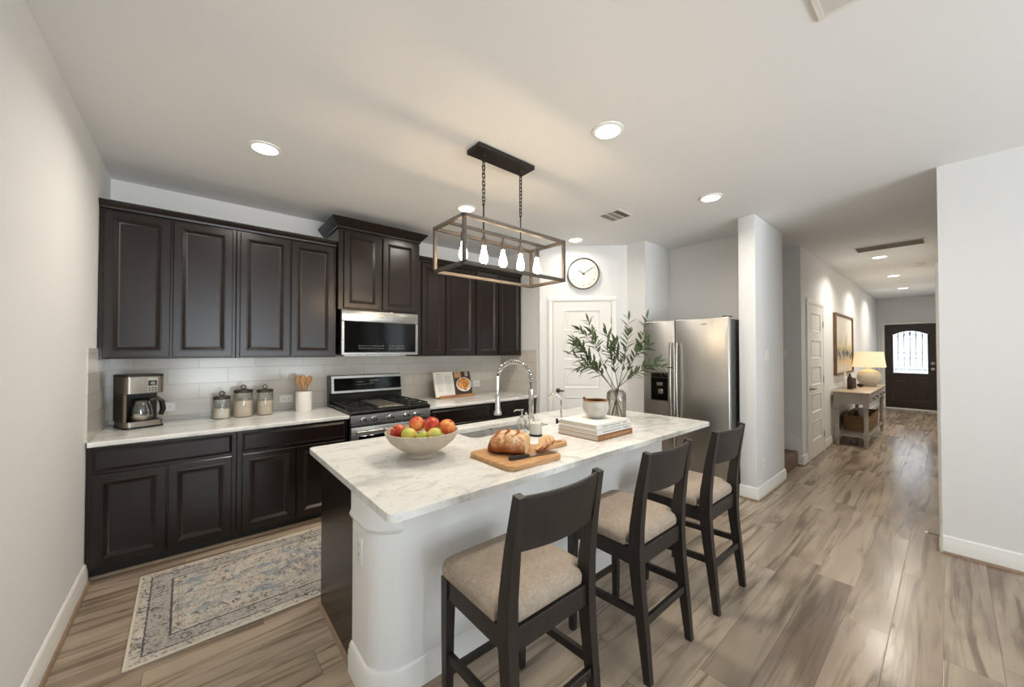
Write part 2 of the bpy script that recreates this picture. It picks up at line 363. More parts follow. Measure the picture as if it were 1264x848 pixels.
# ------------------------------------------------------------------ mesh builder
class MB:
    def __init__(s): s.bm = bmesh.new()
    def face(s, vs):
        try: return s.bm.faces.new(vs)
        except ValueError: return None
    def v(s, p): return s.bm.verts.new(p)
    def box(s, x0, x1, y0, y1, z0, z1, bev=0.0, seg=2, mat=None):
        r = bmesh.ops.create_cube(s.bm, size=1.0)
        m = Matrix.Translation(((x0 + x1) / 2, (y0 + y1) / 2, (z0 + z1) / 2)) @ Matrix.Diagonal((abs(x1 - x0), abs(y1 - y0), abs(z1 - z0), 1))
        if mat is not None: m = mat @ m
        bmesh.ops.transform(s.bm, matrix=m, verts=r['verts'])
        if bev > 0:
            es = list({e for v in r['verts'] for e in v.link_edges})
            bmesh.ops.bevel(s.bm, geom=es, offset=bev, segments=seg, profile=0.5, affect='EDGES', clamp_overlap=True)
        return s
    def loft(s, rings, closed=True, cap=True):
        rs = [[s.v(p) for p in r] for r in rings]
        n = len(rs[0])
        for a, b in zip(rs, rs[1:]):
            for i in range(n if closed else n - 1):
                j = (i + 1) % n; s.face((a[i], a[j], b[j], b[i]))
        if cap and closed:
            s.face(list(reversed(rs[0]))); s.face(rs[-1])
        return s
    def bar(s, pts, w, d, up=Vector((1, 0, 0))):
        # square-section bar through points; w along 'up'-ish axis, d across; w/d may be lists
        pts = [Vector(p) for p in pts]; rings = []
        for i, p in enumerate(pts):
            t = (pts[min(i + 1, len(pts) - 1)] - pts[max(i - 1, 0)]).normalized()
            a = (up - t * up.dot(t)).normalized(); b = t.cross(a)
            wi = w[i] if isinstance(w, (list, tuple)) else w; di = d[i] if isinstance(d, (list, tuple)) else d
            rings.append([p + a * sx * wi / 2 + b * sy * di / 2 for sx, sy in ((-1, -1), (1, -1), (1, 1), (-1, 1))])
        return s.loft(rings)
    def tube(s, pts, r, n=10, cap=True):
        pts = [Vector(p) for p in pts]; rings = []
        t0 = (pts[1] - pts[0]).normalized()
        a = Vector((0, 0, 1)) if abs(t0.z) < 0.9 else Vector((1, 0, 0))
        a = (a - t0 * a.dot(t0)).normalized()
        for i, p in enumerate(pts):
            t = (pts[min(i + 1, len(pts) - 1)] - pts[max(i - 1, 0)]).normalized()
            a = (a - t * a.dot(t)).normalized(); b = t.cross(a)
            ri = r[i] if isinstance(r, (list, tuple)) else r
            rings.append([p + (a * math.cos(2 * PI * k / n) + b * math.sin(2 * PI * k / n)) * ri for k in range(n)])
        return s.loft(rings, True, cap)
    def lathe(s, prof, n=32, c=(0, 0, 0), sx=1.0, sy=1.0, mat=None):
        rings = []
        for r, z in prof:
            ring = [Vector((c[0] + max(r, 1e-5) * sx * math.cos(2 * PI * k / n), c[1] + max(r, 1e-5) * sy * math.sin(2 * PI * k / n), c[2] + z)) for k in range(n)]
            if mat is not None: ring = [mat @ p for p in ring]
            rings.append(ring)
        return s.loft(rings, True, True)
    def cyl(s, p0, p1, r0, r1=None, n=20):
        return s.tube([p0, p1], [r0, r0 if r1 is None else r1], n)
    def torus(s, c, R, r, axis='Z', n=32, m=8, sx=1.0, sy=1.0):
        c = Vector(c); rs = []
        for i in range(n):
            t = 2 * PI * i / n; ring = []
            for j in range(m):
                q = 2 * PI * j / m; rr = R + r * math.cos(q)
                p = Vector((rr * math.cos(t) * sx, rr * math.sin(t) * sy, r * math.sin(q)))
                if axis == 'X': p = Vector((p.z, p.x, p.y))
                if axis == 'Y': p = Vector((p.x, p.z, p.y))
                ring.append(s.v(c + p))
            rs.append(ring)
        for i in range(n):
            for j in range(m):
                s.face((rs[i][j], rs[(i + 1) % n][j], rs[(i + 1) % n][(j + 1) % m], rs[i][(j + 1) % m]))
        return s
    def ball(s, c, r, sx=1, sy=1, sz=1, n=20, mat=None):
        m = Matrix.Translation(c) @ (mat or Matrix.Identity(4)) @ Matrix.Diagonal((sx, sy, sz, 1))
        bmesh.ops.create_uvsphere(s.bm, u_segments=n, v_segments=max(6, n * 2 // 3), radius=r, matrix=m)
        return s
    def prism(s, poly, z0, z1):                                   # polygon in xy extruded along z
        return s.loft([[(x, y, z0) for x, y in poly], [(x, y, z1) for x, y in poly]])
    def prism_x(s, poly, x0, x1):                                 # polygon in yz extruded along x
        return s.loft([[(x0, y, z) for y, z in poly], [(x1, y, z) for y, z in poly]])
    def prism_y(s, poly, y0, y1):                                 # polygon in xz extruded along y
        return s.loft([[(x, y0, z) for x, z in poly], [(x, y1, z) for x, z in poly]])
    def rect_loops(s, x0, x1, z0, z1, prof):                      # concentric rectangles facing -y: (inset, y)
        rings = [[(x0 + i, y, z0 + i), (x1 - i, y, z0 + i), (x1 - i, y, z1 - i), (x0 + i, y, z1 - i)] for i, y in prof]
        return s.loft(rings)
    def slab(s, outer, holes, z0, z1):
        for z, flip in ((z1, False), (z0, True)):
            es = []
            for lp in [outer] + holes:
                vs = [s.v((x, y, z)) for x, y in lp]
                es += [s.bm.edges.new((vs[i], vs[(i + 1) % len(vs)])) for i in range(len(vs))]
            bmesh.ops.triangle_fill(s.bm, use_beauty=True, use_dissolve=False, edges=es)
        for lp in [outer] + holes:
            n = len(lp)
            for i in range(n):
                a, b = lp[i], lp[(i + 1) % n]
                s.face([s.v((a[0], a[1], z0)), s.v((b[0], b[1], z0)), s.v((b[0], b[1], z1)), s.v((a[0], a[1], z1))])
        bmesh.ops.remove_doubles(s.bm, verts=s.bm.verts[:], dist=1e-5)
        return s
    def xf(s, m):
        bmesh.ops.transform(s.bm, matrix=m, verts=s.bm.verts[:]); return s
    def build(s, name, mat, parent=None, smooth=35):
        bmesh.ops.recalc_face_normals(s.bm, faces=s.bm.faces[:])
        me = bpy.data.meshes.new(name); s.bm.to_mesh(me); s.bm.free()
        if smooth:
            me.polygons.foreach_set('use_smooth', [True] * len(me.polygons))
            me.set_sharp_from_angle(angle=math.radians(smooth))
        me.materials.append(mat if not isinstance(mat, str) else M[mat])
        o = bpy.data.objects.new(name, me); C.objects.link(o)
        if parent is not None: o.parent = parent
        return o

def tag(o, label, cat, group=None, kind=None):
    o['label'] = label; o['category'] = cat
    if group: o['group'] = group
    if kind: o['kind'] = kind
    return o
def thing(name, label, cat, loc=(0, 0, 0), rz=0.0, group=None):
    o = bpy.data.objects.new(name, None); C.objects.link(o)
    o.empty_display_size = 0.05
    o.location = loc; o.rotation_euler = (0, 0, math.radians(rz))
    return tag(o, label, cat, group)
def part(mb, name, mat, parent, label=None, smooth=35):
    o = mb.build(name, mat, parent, smooth)
    if label: o['label'] = label
    return o
def single(mb, name, mat, label, cat, loc=(0, 0, 0), rz=0.0, group=None, smooth=35):
    o = mb.build(name, mat, None, smooth); o.location = loc; o.rotation_euler = (0, 0, math.radians(rz))
    return tag(o, label, cat, group)
def struct(mb, name, mat, parent=None):
    o = mb.build(name, mat, parent, 30)
    if parent is None: o['kind'] = 'structure'
    return o
def dup(root, loc, rz=None, label=None, group=None):
    r = root.copy(); C.objects.link(r); r.location = loc
    if rz is not None: r.rotation_euler = (0, 0, math.radians(rz))
    if label: r['label'] = label
    if group: r['group'] = group
    for ch in list(root.children):
        c = ch.copy(); C.objects.link(c); c.parent = r
        for g in list(ch.children):
            d = g.copy(); C.objects.link(d); d.parent = c
    return r
def rrect(x0, x1, y0, y1, r, n=5):
    out = []
    for cx, cy, a0 in ((x1 - r, y0 + r, -90), (x1 - r, y1 - r, 0), (x0 + r, y1 - r, 90), (x0 + r, y0 + r, 180)):
        for i in range(n + 1):
            a = math.radians(a0 + 90 * i / n); out.append((cx + r * math.cos(a), cy + r * math.sin(a)))
    return out
def bez(p0, p1, p2, n=14):
    p0, p1, p2 = Vector(p0), Vector(p1), Vector(p2)
    return [p0 * (1 - t) ** 2 + p1 * 2 * t * (1 - t) + p2 * t * t for t in (i / n for i in range(n + 1))]

# ------------------------------------------------------------------ setting: shell of the room
ZC = 2.86; XL, YR, XS, XRW = -0.52, 4.33, 3.46, 4.22
struct(MB().box(-0.7, 14.1, -5.2, 4.6, -0.1, 0.0), 'floor', 'floor')
struct(MB().box(-0.7, 14.1, -5.2, 4.6, ZC, ZC + 0.1), 'ceiling', 'ceil')
# left wall with the living-room window far behind the camera
b = MB()
b.box(XL - 0.12, XL, -1.6, YR + 0.12, 0, ZC); b.box(XL - 0.12, XL, -5.12, -3.6, 0, ZC)
b.box(XL - 0.12, XL, -3.6, -1.6, 0, 0.35); b.box(XL - 0.12, XL, -3.6, -1.6, 2.5, ZC)
struct(b, 'wall_left', 'wall')
struct(MB().box(XL - 0.12, XS + 0.1, YR, YR + 0.12, 0, ZC), 'wall_back', 'wall')
struct(MB().box(XS, XS + 0.1, 3.52, YR, 0, ZC), 'wall_pantry_side', 'wall')
s2 = math.sqrt(0.5)
def diag_box(u0, u1, d0, d1, z0, z1, bm=None):                   # along (1,-1) from (3.46,3.5); d outwards (towards +x+y)
    m = bm or MB(); poly = []
    for u, d in ((u0, d0), (u1, d0), (u1, d1), (u0, d1)): poly.append((3.46 + (u + d) * s2, 3.5 + (-u + d) * s2))
    return m.prism(poly, z0, z1)
struct(diag_box(0, 1.131, 0, 0.1, 0, ZC), 'wall_pantry_front', 'wall')
struct(MB().box(4.26, 4.36, 2.45, 2.70, 0, ZC), 'wall_pantry_end', 'wall')
struct(MB().box(4.36, 5.0, 2.45, 2.55, 0, ZC), 'wall_fridge_side', 'wall')
struct(MB().box(4.90, 5.0, 1.405, 2.45, 0, ZC), 'wall_fridge_back', 'wall')
struct(MB().box(4.25, 5.2, 1.25, 1.405, 0, ZC, 0.012, 2), 'wall_column', 'wall')
struct(MB().box(5.1, 5.2, 1.405, 3.6, 0, ZC), 'wall_stair_near', 'wall')
struct(MB().box(5.2, 6.0, 3.5, 3.6, 0, ZC), 'wall_stair_end', 'wall')
struct(MB().box(6.0, 6.1, 1.36, 3.6, 0, ZC), 'wall_stair_far', 'wall')
struct(MB().box(6.0, 14.0, 1.25, 1.36, 0, ZC), 'wall_hall_left', 'wall')
struct(MB().box(13.9, 14.0, -0.07, 1.25, 0, ZC), 'wall_entry', 'wall')
struct(MB().box(XRW, 13.9, -0.07, 0.05, 0, ZC), 'wall_hall_right', 'wall')
b = MB(); b.box(XRW, XRW + 0.12, -1.8, -0.07, 0, ZC); b.box(XRW, XRW + 0.12, -5.12, -3.8, 0, ZC); b.box(XRW, XRW + 0.12, -3.8, -1.8, 0, 0.35); b.box(XRW, XRW + 0.12, -3.8, -1.8, 2.5, ZC)
struct(b, 'wall_right', 'wall')
b = MB(); b.box(XRW + 0.04, XRW + 0.1, -3.8, -3.75, 0.35, 2.5); b.box(XRW + 0.04, XRW + 0.1, -1.85, -1.8, 0.35, 2.5)
b.box(XRW + 0.04, XRW + 0.1, -3.75, -1.85, 0.35, 0.4); b.box(XRW + 0.04, XRW + 0.1, -3.75, -1.85, 2.45, 2.5); b.box(XRW + 0.04, XRW + 0.1, -3.75, -1.85, 1.43, 1.47)
w = struct(b, 'window_4', 'trim'); part(MB().box(XRW + 0.07, XRW + 0.075, -3.75, -1.85, 0.4, 2.45), 'pane', 'window', w)  # unseen window, added so light from the right reaches the left wall
# rear wall with two windows
b = MB(); xs = [(XL, -0.3), (1.4, 1.7), (3.4, XRW)]
for x0, x1 in xs: b.box(x0, x1, -5.12, -5.0, 0, ZC)
for x0, x1 in ((-0.3, 1.4), (1.7, 3.4)):
    b.box(x0, x1, -5.12, -5.0, 0, 0.4); b.box(x0, x1, -5.12, -5.0, 2.75, ZC)
struct(b, 'wall_rear', simple('reflection_dark_paint', (104, 102, 99), 0.75, bump=0.05, bscale=160))  # unseen wall darkened so window reflections stand out on the cabinet doors
for n_, (x0, x1) in enumerate(((-0.3, 1.4), (1.7, 3.4))):
    b = MB(); f = 0.05
    b.box(x0, x0 + f, -5.1, -5.04, 0.4, 2.75); b.box(x1 - f, x1, -5.1, -5.04, 0.4, 2.75)
    b.box(x0, x1, -5.1, -5.04, 0.4, 0.4 + f); b.box(x0, x1, -5.1, -5.04, 2.75 - f, 2.75); b.box(x0, x1, -5.1, -5.04, 1.43, 1.47)
    w = struct(b, 'window_%d' % (n_ + 1), 'trim')
    part(MB().box(x0 + f, x1 - f, -5.075, -5.07, 0.4 + f, 2.75 - f), 'pane', 'window', w)
b = MB(); f = 0.05
b.box(XL - 0.1, XL - 0.04, -3.6, -3.55, 0.35, 2.5); b.box(XL - 0.1, XL - 0.04, -1.65, -1.6, 0.35, 2.5)
b.box(XL - 0.1, XL - 0.04, -3.6, -1.6, 0.35, 0.4); b.box(XL - 0.1, XL - 0.04, -3.6, -1.6, 2.45, 2.5); b.box(XL - 0.1, XL - 0.04, -3.6, -1.6, 1.43, 1.47)
w = struct(b, 'window_3', 'trim'); part(MB().box(XL - 0.075, XL - 0.07, -3.55, -1.65, 0.4, 2.45), 'pane', 'window', w)

def run_trim(name, p0, p1, nrm, prof, mat):                       # profile (out, z) swept from p0 to p1
    p0, p1, nrm = Vector((*p0, 0)), Vector((*p1, 0)), Vector((*nrm, 0))
    m = MB(); m.loft([[p + nrm * o_ + Vector((0, 0, z)) for o_, z in prof] for p in (p0, p1)])
    return struct(m, name, mat)
BASE = [(0, 0), (0.016, 0), (0.016, 0.095), (0.012, 0.105), (0.012, 0.118), (0.006, 0.128), (0, 0.13)]
SHOE = [(0, 0), (0.014, 0), (0.0135, 0.008), (0.011, 0.014), (0.007, 0.018), (0, 0.018)]
runs = [('left', (XL, 3.60), (XL, -5.0), (1, 0)), ('right', (XRW, 0.05), (XRW, -5.0), (-1, 0)), ('column', (4.25, 1.25 - 0.016), (4.25, 1.405), (-1, 0)),
        ('column_side', (4.25, 1.25), (5.2, 1.25), (0, -1)), ('hall_left', (6.0, 1.25), (6.225, 1.25), (0, -1)), ('hall_far', (7.26, 1.25), (13.9, 1.25), (0, -1)),
        ('hall_corner', (6.0, 1.25 - 0.016), (6.0, 1.36), (-1, 0)), ('hall_right', (4.22, 0.05), (4.50, 0.05), (0, 1)), ('hall_right_far', (5.56, 0.05), (13.9, 0.05), (0, 1)),
        ('rear', (XL, -5.0), (XRW, -5.0), (0, 1)), ('pantry_end', (4.26, 2.45), (4.26, 2.70), (-1, 0)), ('pantry_left', (3.46, 3.5), (3.535, 3.425), (-s2, -s2)), ('pantry_right', (4.165, 2.795), (4.26, 2.70), (-s2, -s2))]
for n_, p0, p1, nr in runs:
    run_trim('baseboard_' + n_, p0, p1, nr, BASE, 'trim')
for i, (n_, p0, p1, nr) in enumerate(runs[:8]):
    q0 = (p0[0] + nr[0] * 0.016, p0[1] + nr[1] * 0.016); q1 = (p1[0] + nr[0] * 0.016, p1[1] + nr[1] * 0.016)
    run_trim('trim_%d' % (i + 1), q0, q1, nr, SHOE, 'shoe')

# tiled backsplash (back wall, left return, pantry-side return)
struct(MB().box(XL + 0.008, XS - 0.008, YR - 0.008, YR, 0.9, 1.50), 'wall_backsplash', 'tile_x')
struct(MB().box(XL, XL + 0.008, 3.55, YR, 0.9, 1.50), 'wall_backsplash_left', 'tile_y')
struct(MB().box(XS - 0.008, XS, 3.55, YR, 0.9, 1.50), 'wall_backsplash_right', 'tile_y')

# ------------------------------------------------------------------ interior doors
def casing(w, h, cw=0.062, t=0.02):
    m = MB()
    prof = [(0, 0), (0, -0.012), (0.012, -t), (cw - 0.01, -t), (cw, -0.014), (cw, 0)]
    x0 = w / 2 + 0.006
    for sgn in (-1, 1):
        m.loft([[(sgn * (x0 + u), v, z) for u, v in prof] for z in (0, h + 0.006)])
    m.loft([[(x, v, h + 0.006 + u) for u, v in prof] for x in (-x0 - cw, x0 + cw)])
    return m
def panel_door(w, h, panels, inset):
    # slab: stiles, rails, and a moulded sunk panel in each opening. Faces -y, back at y=0.
    t = 0.012; m = MB(); x0, x1 = -w / 2, w / 2
    m.box(x0, x0 + inset, -t, 0, 0.008, h); m.box(x1 - inset, x1, -t, 0, 0.008, h)
    zs = [0.008] + [z for p in sorted(panels) for z in p] + [h]
    for i in range(0, len(zs), 2): m.box(x0 + inset, x1 - inset, -t, 0, zs[i], zs[i + 1])
    for z0, z1 in panels:
        m.rect_loops(x0 + inset, x1 - inset, z0, z1, [(0, 0), (0, -t), (0.006, -t - 0.004), (0.012, -t + 0.001), (0.022, -0.003), (0.034, -0.003), (0.05, -0.009), (0.06, -0.009)])
    return m
PAN = [(2.02, 1.75), (1.64, 1.37), (1.27, 1.00), (0.885, 0.62), (0.505, 0.235)]
PAN = [(b_, a_) for a_, b_ in PAN]
def lever(parent, x, z, sgn, y=-0.012, mat='nickel', L=0.115):
    m = MB(); m.lathe([(0.0, 0), (0.03, 0), (0.03, 0.008), (0.012, 0.012), (0.011, 0.045), (0.0, 0.045)], 20, mat=Matrix.Translation((x, y, z)) @ Matrix.Rotation(PI / 2, 4, 'X'))
    m.bar([(x, y - 0.045, z), (x + sgn * 0.03, y - 0.052, z), (x + sgn * L, y - 0.046, z)], 0.018, 0.012, Vector((0, 0, 1)))
    return part(m, 'lever_handle', mat, parent)
def struct_empty(name, loc, rz):
    o = bpy.data.objects.new(name, None); C.objects.link(o); o.location = loc; o.rotation_euler = (0, 0, math.radians(rz)); o['kind'] = 'structure'
    return o
d1 = struct_empty('door_1', (3.849 - 0.001, 3.111 - 0.001, 0), -45)
part(panel_door(0.745, 2.125, PAN, 0.137), 'panel', 'door', d1); part(casing(0.745, 2.125), 'casing', 'trim', d1)
lever(d1, -0.372 + 0.062, 0.97, 1, mat='pewter', L=0.075)
m = MB()
for z in (0.25, 1.06, 1.88): m.cyl((0.374, -0.016, z - 0.045), (0.374, -0.016, z + 0.045), 0.006, n=8)
part(m, 'hinges', 'nickel', d1)
d2 = struct_empty('door_2', (6.745, 1.249, 0), 0)
part(panel_door(0.89, 2.13, PAN, 0.15), 'panel', 'door', d2); part(casing(0.89, 2.13), 'casing', 'trim', d2); lever(d2, -0.445 + 0.07, 0.97, 1)
m = MB()
for z in (0.25, 1.06, 1.88): m.cyl((0.448, -0.016, z - 0.045), (0.448, -0.016, z + 0.045), 0.006, n=8)
part(m, 'hinges', 'nickel', d2)
d4 = struct_empty('door_4', (5.03, 0.051, 0), 180)
part(panel_door(0.9, 2.13, PAN, 0.15), 'panel', 'door', d4); part(casing(0.9, 2.13), 'casing', 'trim', d4); lever(d4, 0.45 - 0.07, 0.97, -1)

# front door with arched leaded glass: local x runs along -y (world), faces -x
d3 = struct_empty('door_3', (13.899, 0.66, 0), -90)
part(casing(0.90, 2.17), 'casing', 'trim', d3)
def arch(hw, z0, zs, zc_, n=14):
    pts = [(-hw, z0), (hw, z0)]
    for i in range(n + 1):
        x = hw - 2 * hw * i / n; pts.append((x, zs + (zc_ - zs) * (1 - (x / hw) ** 2)))
    return pts
m = MB(); t = 0.03
outer = [(-0.45, 0.02), (0.45, 0.02), (0.45, 2.17), (-0.45, 2.17)]; hole = arch(0.32, 0.91, 1.92, 2.02)
m.slab(outer, [hole], -t, 0.0); m.xf(Matrix.Rotation(PI / 2, 4, 'X')); m.xf(Matrix.Translation((0, -t, 0)))
m2 = m
for x0, x1 in ((-0.33, -0.04), (0.04, 0.33)):
    m2.rect_loops(x0, x1, 0.22, 0.76, [(0, -t + 0.001), (0, -t - 0.012), (0.02, -t - 0.004), (0.05, -t - 0.014), (0.06, -t - 0.014)])
part(m2, 'panel', 'frontdoor', d3)
m = MB(); pts = [(x, z) for x, z in arch(0.32, 0.91, 1.92, 2.02)]
m.prism_y(pts, -0.018, -0.012); part(m, 'glass', 'door_glass', d3)
m = MB()
ring = [Vector((x, -0.032, z)) for x, z in arch(0.312, 0.918, 1.912, 2.012)]; m.tube(ring + [ring[0]], 0.014, 6); part(m, 'glass_frame', 'frontdoor', d3)
m = MB(); yy = -0.026
for x in (-0.21, -0.105, 0.0, 0.105, 0.21):
    zt = 1.90 + 0.1 * (1 - (x / 0.32) ** 2); m.tube([(x, yy, 1.10), (x, yy, zt)], 0.007, 5)
    for z in (1.30, 1.44): m.ball((x, yy, z), 0.014, n=8)
for z in (1.02, 1.10, 1.80): m.tube([(-0.31, yy, z), (0.31, yy, z)], 0.006, 5)
for cx, cz, sg in ((-0.2, 1.0, 1), (-0.07, 1.0, -1), (0.07, 1.0, 1), (0.2, 1.0, -1), (-0.16, 1.87, 1), (0.16, 1.87, -1), (-0.03, 1.92, 1), (0.03, 1.92, -1)):
    sp = [(cx + sg * (0.012 + 0.055 * i / 20) * math.cos(i * 0.5), yy, cz + (0.012 + 0.055 * i / 20) * math.sin(i * 0.5)) for i in range(21)]
    m.tube(sp, 0.006, 5)
part(m, 'iron_scrollwork', 'wrought', d3)
m = MB()
for z in (1.04, 1.18): m.lathe([(0, 0), (0.036, 0), (0.036, 0.012), (0.018, 0.02), (0.026, 0.05), (0.02, 0.06), (0, 0.062)], 16, mat=Matrix.Translation((0.385, -t, z)) @ Matrix.Rotation(PI / 2, 4, 'X'))
part(m, 'deadbolt', 'nickel', d3)
part(MB().box(-0.46, 0.46, -0.09, 0.0, 0.0, 0.028, 0.004), 'threshold', 'trim', d3)

# ------------------------------------------------------------------ stairs
st = thing('staircase', 'carpeted brown staircase rising beside the hall column', 'stairs', (5.2, 1.27, 0))
for i in range(7):
    m = MB(); y0 = 0.02 + i * 0.27; z1 = 0.19 * (i + 1)
    m.box(0.004, 0.778, y0, y0 + 0.29, 0.0 if i == 0 else z1 - 0.19, z1, 0.022, 3)
    part(m, 'step', 'carpet', st)
m = MB(); m.prism_x([(0.0, 0.0), (0.0, 0.33), (1.9, 1.67), (1.9, 0.0)], 0.78, 0.797); part(m, 'skirt_board', 'trim', st)

# ------------------------------------------------------------------ cabinets
FR = [(0, 0), (0, -0.016), (0.004, -0.020), (0.046, -0.020), (0.049, -0.0225), (0.053, -0.0225), (0.074, -0.008), (0.078, -0.007), (0.085, -0.007)]
DR = [(0, 0), (0, -0.014), (0.010, -0.020), (0.016, -0.020)]
DRP = [(0, 0), (0, -0.012), (0.018, -0.020), (0.024, -0.020)]
def crown(m, x0, x1, y0, zb, steps, left, right):
    # stack of flaring rings: each (expansion, z); returns at left / right when exposed
    rings = []
    for e, z in steps:
        xa = x0 - (e if left else 0); xb = x1 + (e if right else 0)
        rings.append([(xa, y0 - e, zb + z), (xb, y0 - e, zb + z), (xb, 0, zb + z), (xa, 0, zb + z)])
    return m.loft(rings)
def wall_cabinet(label, x0, x1, yf, z0, z1, doors, dz, steps, left=False, right=False, group='upper kitchen cabinets'):
    w = x1 - x0; xm = (x0 + x1) / 2
    t_ = thing('wall_cabinet', label, 'cabinet', (xm, YR - 0.002, z0), 0, group); y0 = yf - YR
    part(MB().box(-w / 2 + 0.0008, w / 2 - 0.0008, y0, 0, 0, z1 - z0, 0.003, 1), 'body', 'espresso', t_)
    for a, b_ in doors:
        part(MB().rect_loops(a - xm, b_ - xm, dz[0] - z0, dz[1] - z0, [(i, y0 + y) for i, y in FR]), 'door', 'espresso', t_, smooth=20)
    m = crown(MB(), -w / 2 + 0.0008, w / 2 - 0.0008, y0, z1 - z0, steps, left, right); part(m, 'crown_moulding', 'espresso', t_, smooth=20)
    return t_
SM = [(0.0, 0.0), (0.008, 0.004), (0.010, 0.018), (0.022, 0.030), (0.034, 0.050), (0.036, 0.058)]
BG = [(0.0, 0.0), (0.010, 0.004), (0.012, 0.022), (0.030, 0.040), (0.062, 0.080), (0.068, 0.086), (0.068, 0.098)]
wall_cabinet('dark espresso upper cabinet with two doors against the left wall', XL + 0.002, 0.262, 3.87, 1.425, 2.495, [(-0.493, -0.143), (-0.129, 0.238)], (1.437, 2.482), SM)
wall_cabinet('dark espresso upper cabinet with two doors just left of the tall microwave cabinet', 0.262, 1.046, 3.87, 1.425, 2.495, [(0.288, 0.653), (0.663, 1.022)], (1.437, 2.482), SM)
wall_cabinet('raised dark cabinet with crown moulding above the microwave', 1.05, 1.90, 3.82, 1.888, 2.675, [(1.098, 1.452), (1.482, 1.850)], (1.905, 2.655), BG, True, True)
wall_cabinet('dark upper cabinet with two doors just right of the microwave', 1.904, 2.68, 3.87, 1.425, 2.495, [(1.948, 2.243), (2.263, 2.660)], (1.437, 2.482), SM)
wall_cabinet('dark upper cabinet with two doors at the pantry corner', 2.68, XS - 0.002, 3.87, 1.425, 2.495, [(2.702, 3.040), (3.066, 3.440)], (1.437, 2.482), SM)
CT = 0.90; CTB = 0.868; YB = 3.575
def base_cabinet(label, x0, x1, doors, drawers, group='lower kitchen cabinets'):
    w = x1 - x0; xm = (x0 + x1) / 2; y0 = YB - YR
    t_ = thing('base_cabinet', label, 'cabinet', (xm, YR - 0.002, 0), 0, group)
    m = MB(); m.box(-w / 2 + 0.0008, w / 2 - 0.0008, y0, 0, 0.085, CTB, 0.002, 1); part(m, 'body', 'espresso', t_)
    part(MB().box(-w / 2 + 0.0008, w / 2 - 0.0008, y0 + 0.055, 0, 0.0, 0.085), 'toe_kick', 'toe', t_)
    part(MB().loft([[(x, y0 + 0.055 - o_, z) for o_, z in SHOE] for x in (-w / 2 + 0.001, w / 2 - 0.001)]), 'shoe_moulding', 'shoe', t_, 'tan shoe moulding')
    for a, b_ in doors: part(MB().rect_loops(a - xm, b_ - xm, 0.09, 0.683, [(i, y0 + y) for i, y in FR]), 'door', 'espresso', t_, smooth=20)
    for a, b_ in drawers: part(MB().rect_loops(a - xm, b_ - xm, 0.705, 0.845, [(i, y0 + y) for i, y in DRP]), 'drawer', 'espresso', t_, smooth=20)
    return t_
base_cabinet('dark lower cabinet with drawer and two doors against the left wall', XL + 0.002, 0.256, [(-0.492, -0.140), (-0.132, 0.226)], [(-0.492, 0.226)])
base_cabinet('dark lower cabinet with drawer and two doors just left of the range', 0.256, 1.072, [(0.290, 0.655), (0.665, 1.045)], [(0.290, 1.045)])
base_cabinet('dark lower cabinet just right of the range', 1.888, 2.712, [(1.91, 2.28), (2.29, 2.668)], [(1.91, 2.668)])
base_cabinet('dark lower cabinet at the pantry corner', 2.712, XS - 0.002, [(2.756, 3.08), (3.09, 3.43)], [(2.756, 3.43)])
def counter(x0, x1, label):
    m = MB(); m.prism_x([(3.54, CTB), (3.534, CTB + 0.006), (3.534, CT - 0.006), (3.54, CT), (YR - 0.010, CT), (YR - 0.010, CTB)], x0, x1)
    single(m, 'countertop', 'granite', label, 'countertop', group='granite countertops')
counter(XL + 0.0095, 1.075, 'pale granite countertop left of the range under the coffee maker')
counter(1.885, XS - 0.0095, 'pale granite countertop right of the range under the open cookbook')

# ------------------------------------------------------------------ range
rg = thing('gas_range', 'stainless gas range with black cooktop and backguard', 'stove', (1.48, YR - 0.014, 0))
W2 = 0.398; yf = 3.52 - (YR - 0.014)
part(MB().box(-W2, W2, yf + 0.03, 0, 0.03, 0.895, 0.003, 1), 'body', 'black', rg)
part(MB().box(-W2, W2, yf - 0.005, -0.085, 0.895, 0.932, 0.008, 2), 'cooktop', 'black', rg)
m = MB(); m.prism_x([(yf - 0.006, 0.795), (yf - 0.006, 0.80), (yf + 0.002, 0.892), (yf + 0.03, 0.895), (yf + 0.03, 0.795)], -W2, W2); part(m, 'control_panel', 'steel', rg)
for x in (-0.285, -0.190, -0.025, 0.135, 0.238):
    kn = MB(); kn.lathe([(0, 0), (0.027, 0), (0.027, 0.006), (0.021, 0.008), (0.019, 0.032), (0.016, 0.036), (0, 0.036)], 22, mat=Matrix.Translation((x, yf - 0.004, 0.846)) @ Matrix.Rotation(PI / 2, 4, 'X'))
    kn.box(x - 0.004, x + 0.004, yf - 0.046, yf - 0.038, 0.828, 0.864, 0.002, 1)
    part(kn, 'knob', 'chrome', rg)
od = part(MB().box(-W2 + 0.004, W2 - 0.004, yf - 0.004, yf + 0.028, 0.235, 0.785, 0.006, 2), 'oven_door', 'steel', rg)
part(MB().box(-W2 + 0.07, W2 - 0.07, yf - 0.007, yf - 0.0035, 0.30, 0.70, 0.002, 1), 'oven_window', 'blackglass', od)
m = MB(); m.tube([(-0.36, yf - 0.055, 0.745), (0.36, yf - 0.055, 0.745)], 0.014, 14)
for x in (-0.33, 0.33): m.cyl((x, yf - 0.055, 0.745), (x, yf, 0.745), 0.010, n=10)
part(m, 'oven_handle', 'steel', od)
part(MB().box(-W2 + 0.004, W2 - 0.004, yf - 0.002, yf + 0.028, 0.04, 0.225, 0.006, 2), 'storage_drawer', 'steel', rg)
m = MB(); m.prism_x([(0, 0.9), (-0.085, 0.9), (-0.085, 1.02), (-0.105, 1.035), (-0.085, 1.215), (-0.03, 1.222), (0, 1.222)], -W2, W2); bg = part(m, 'backguard', 'black', rg)
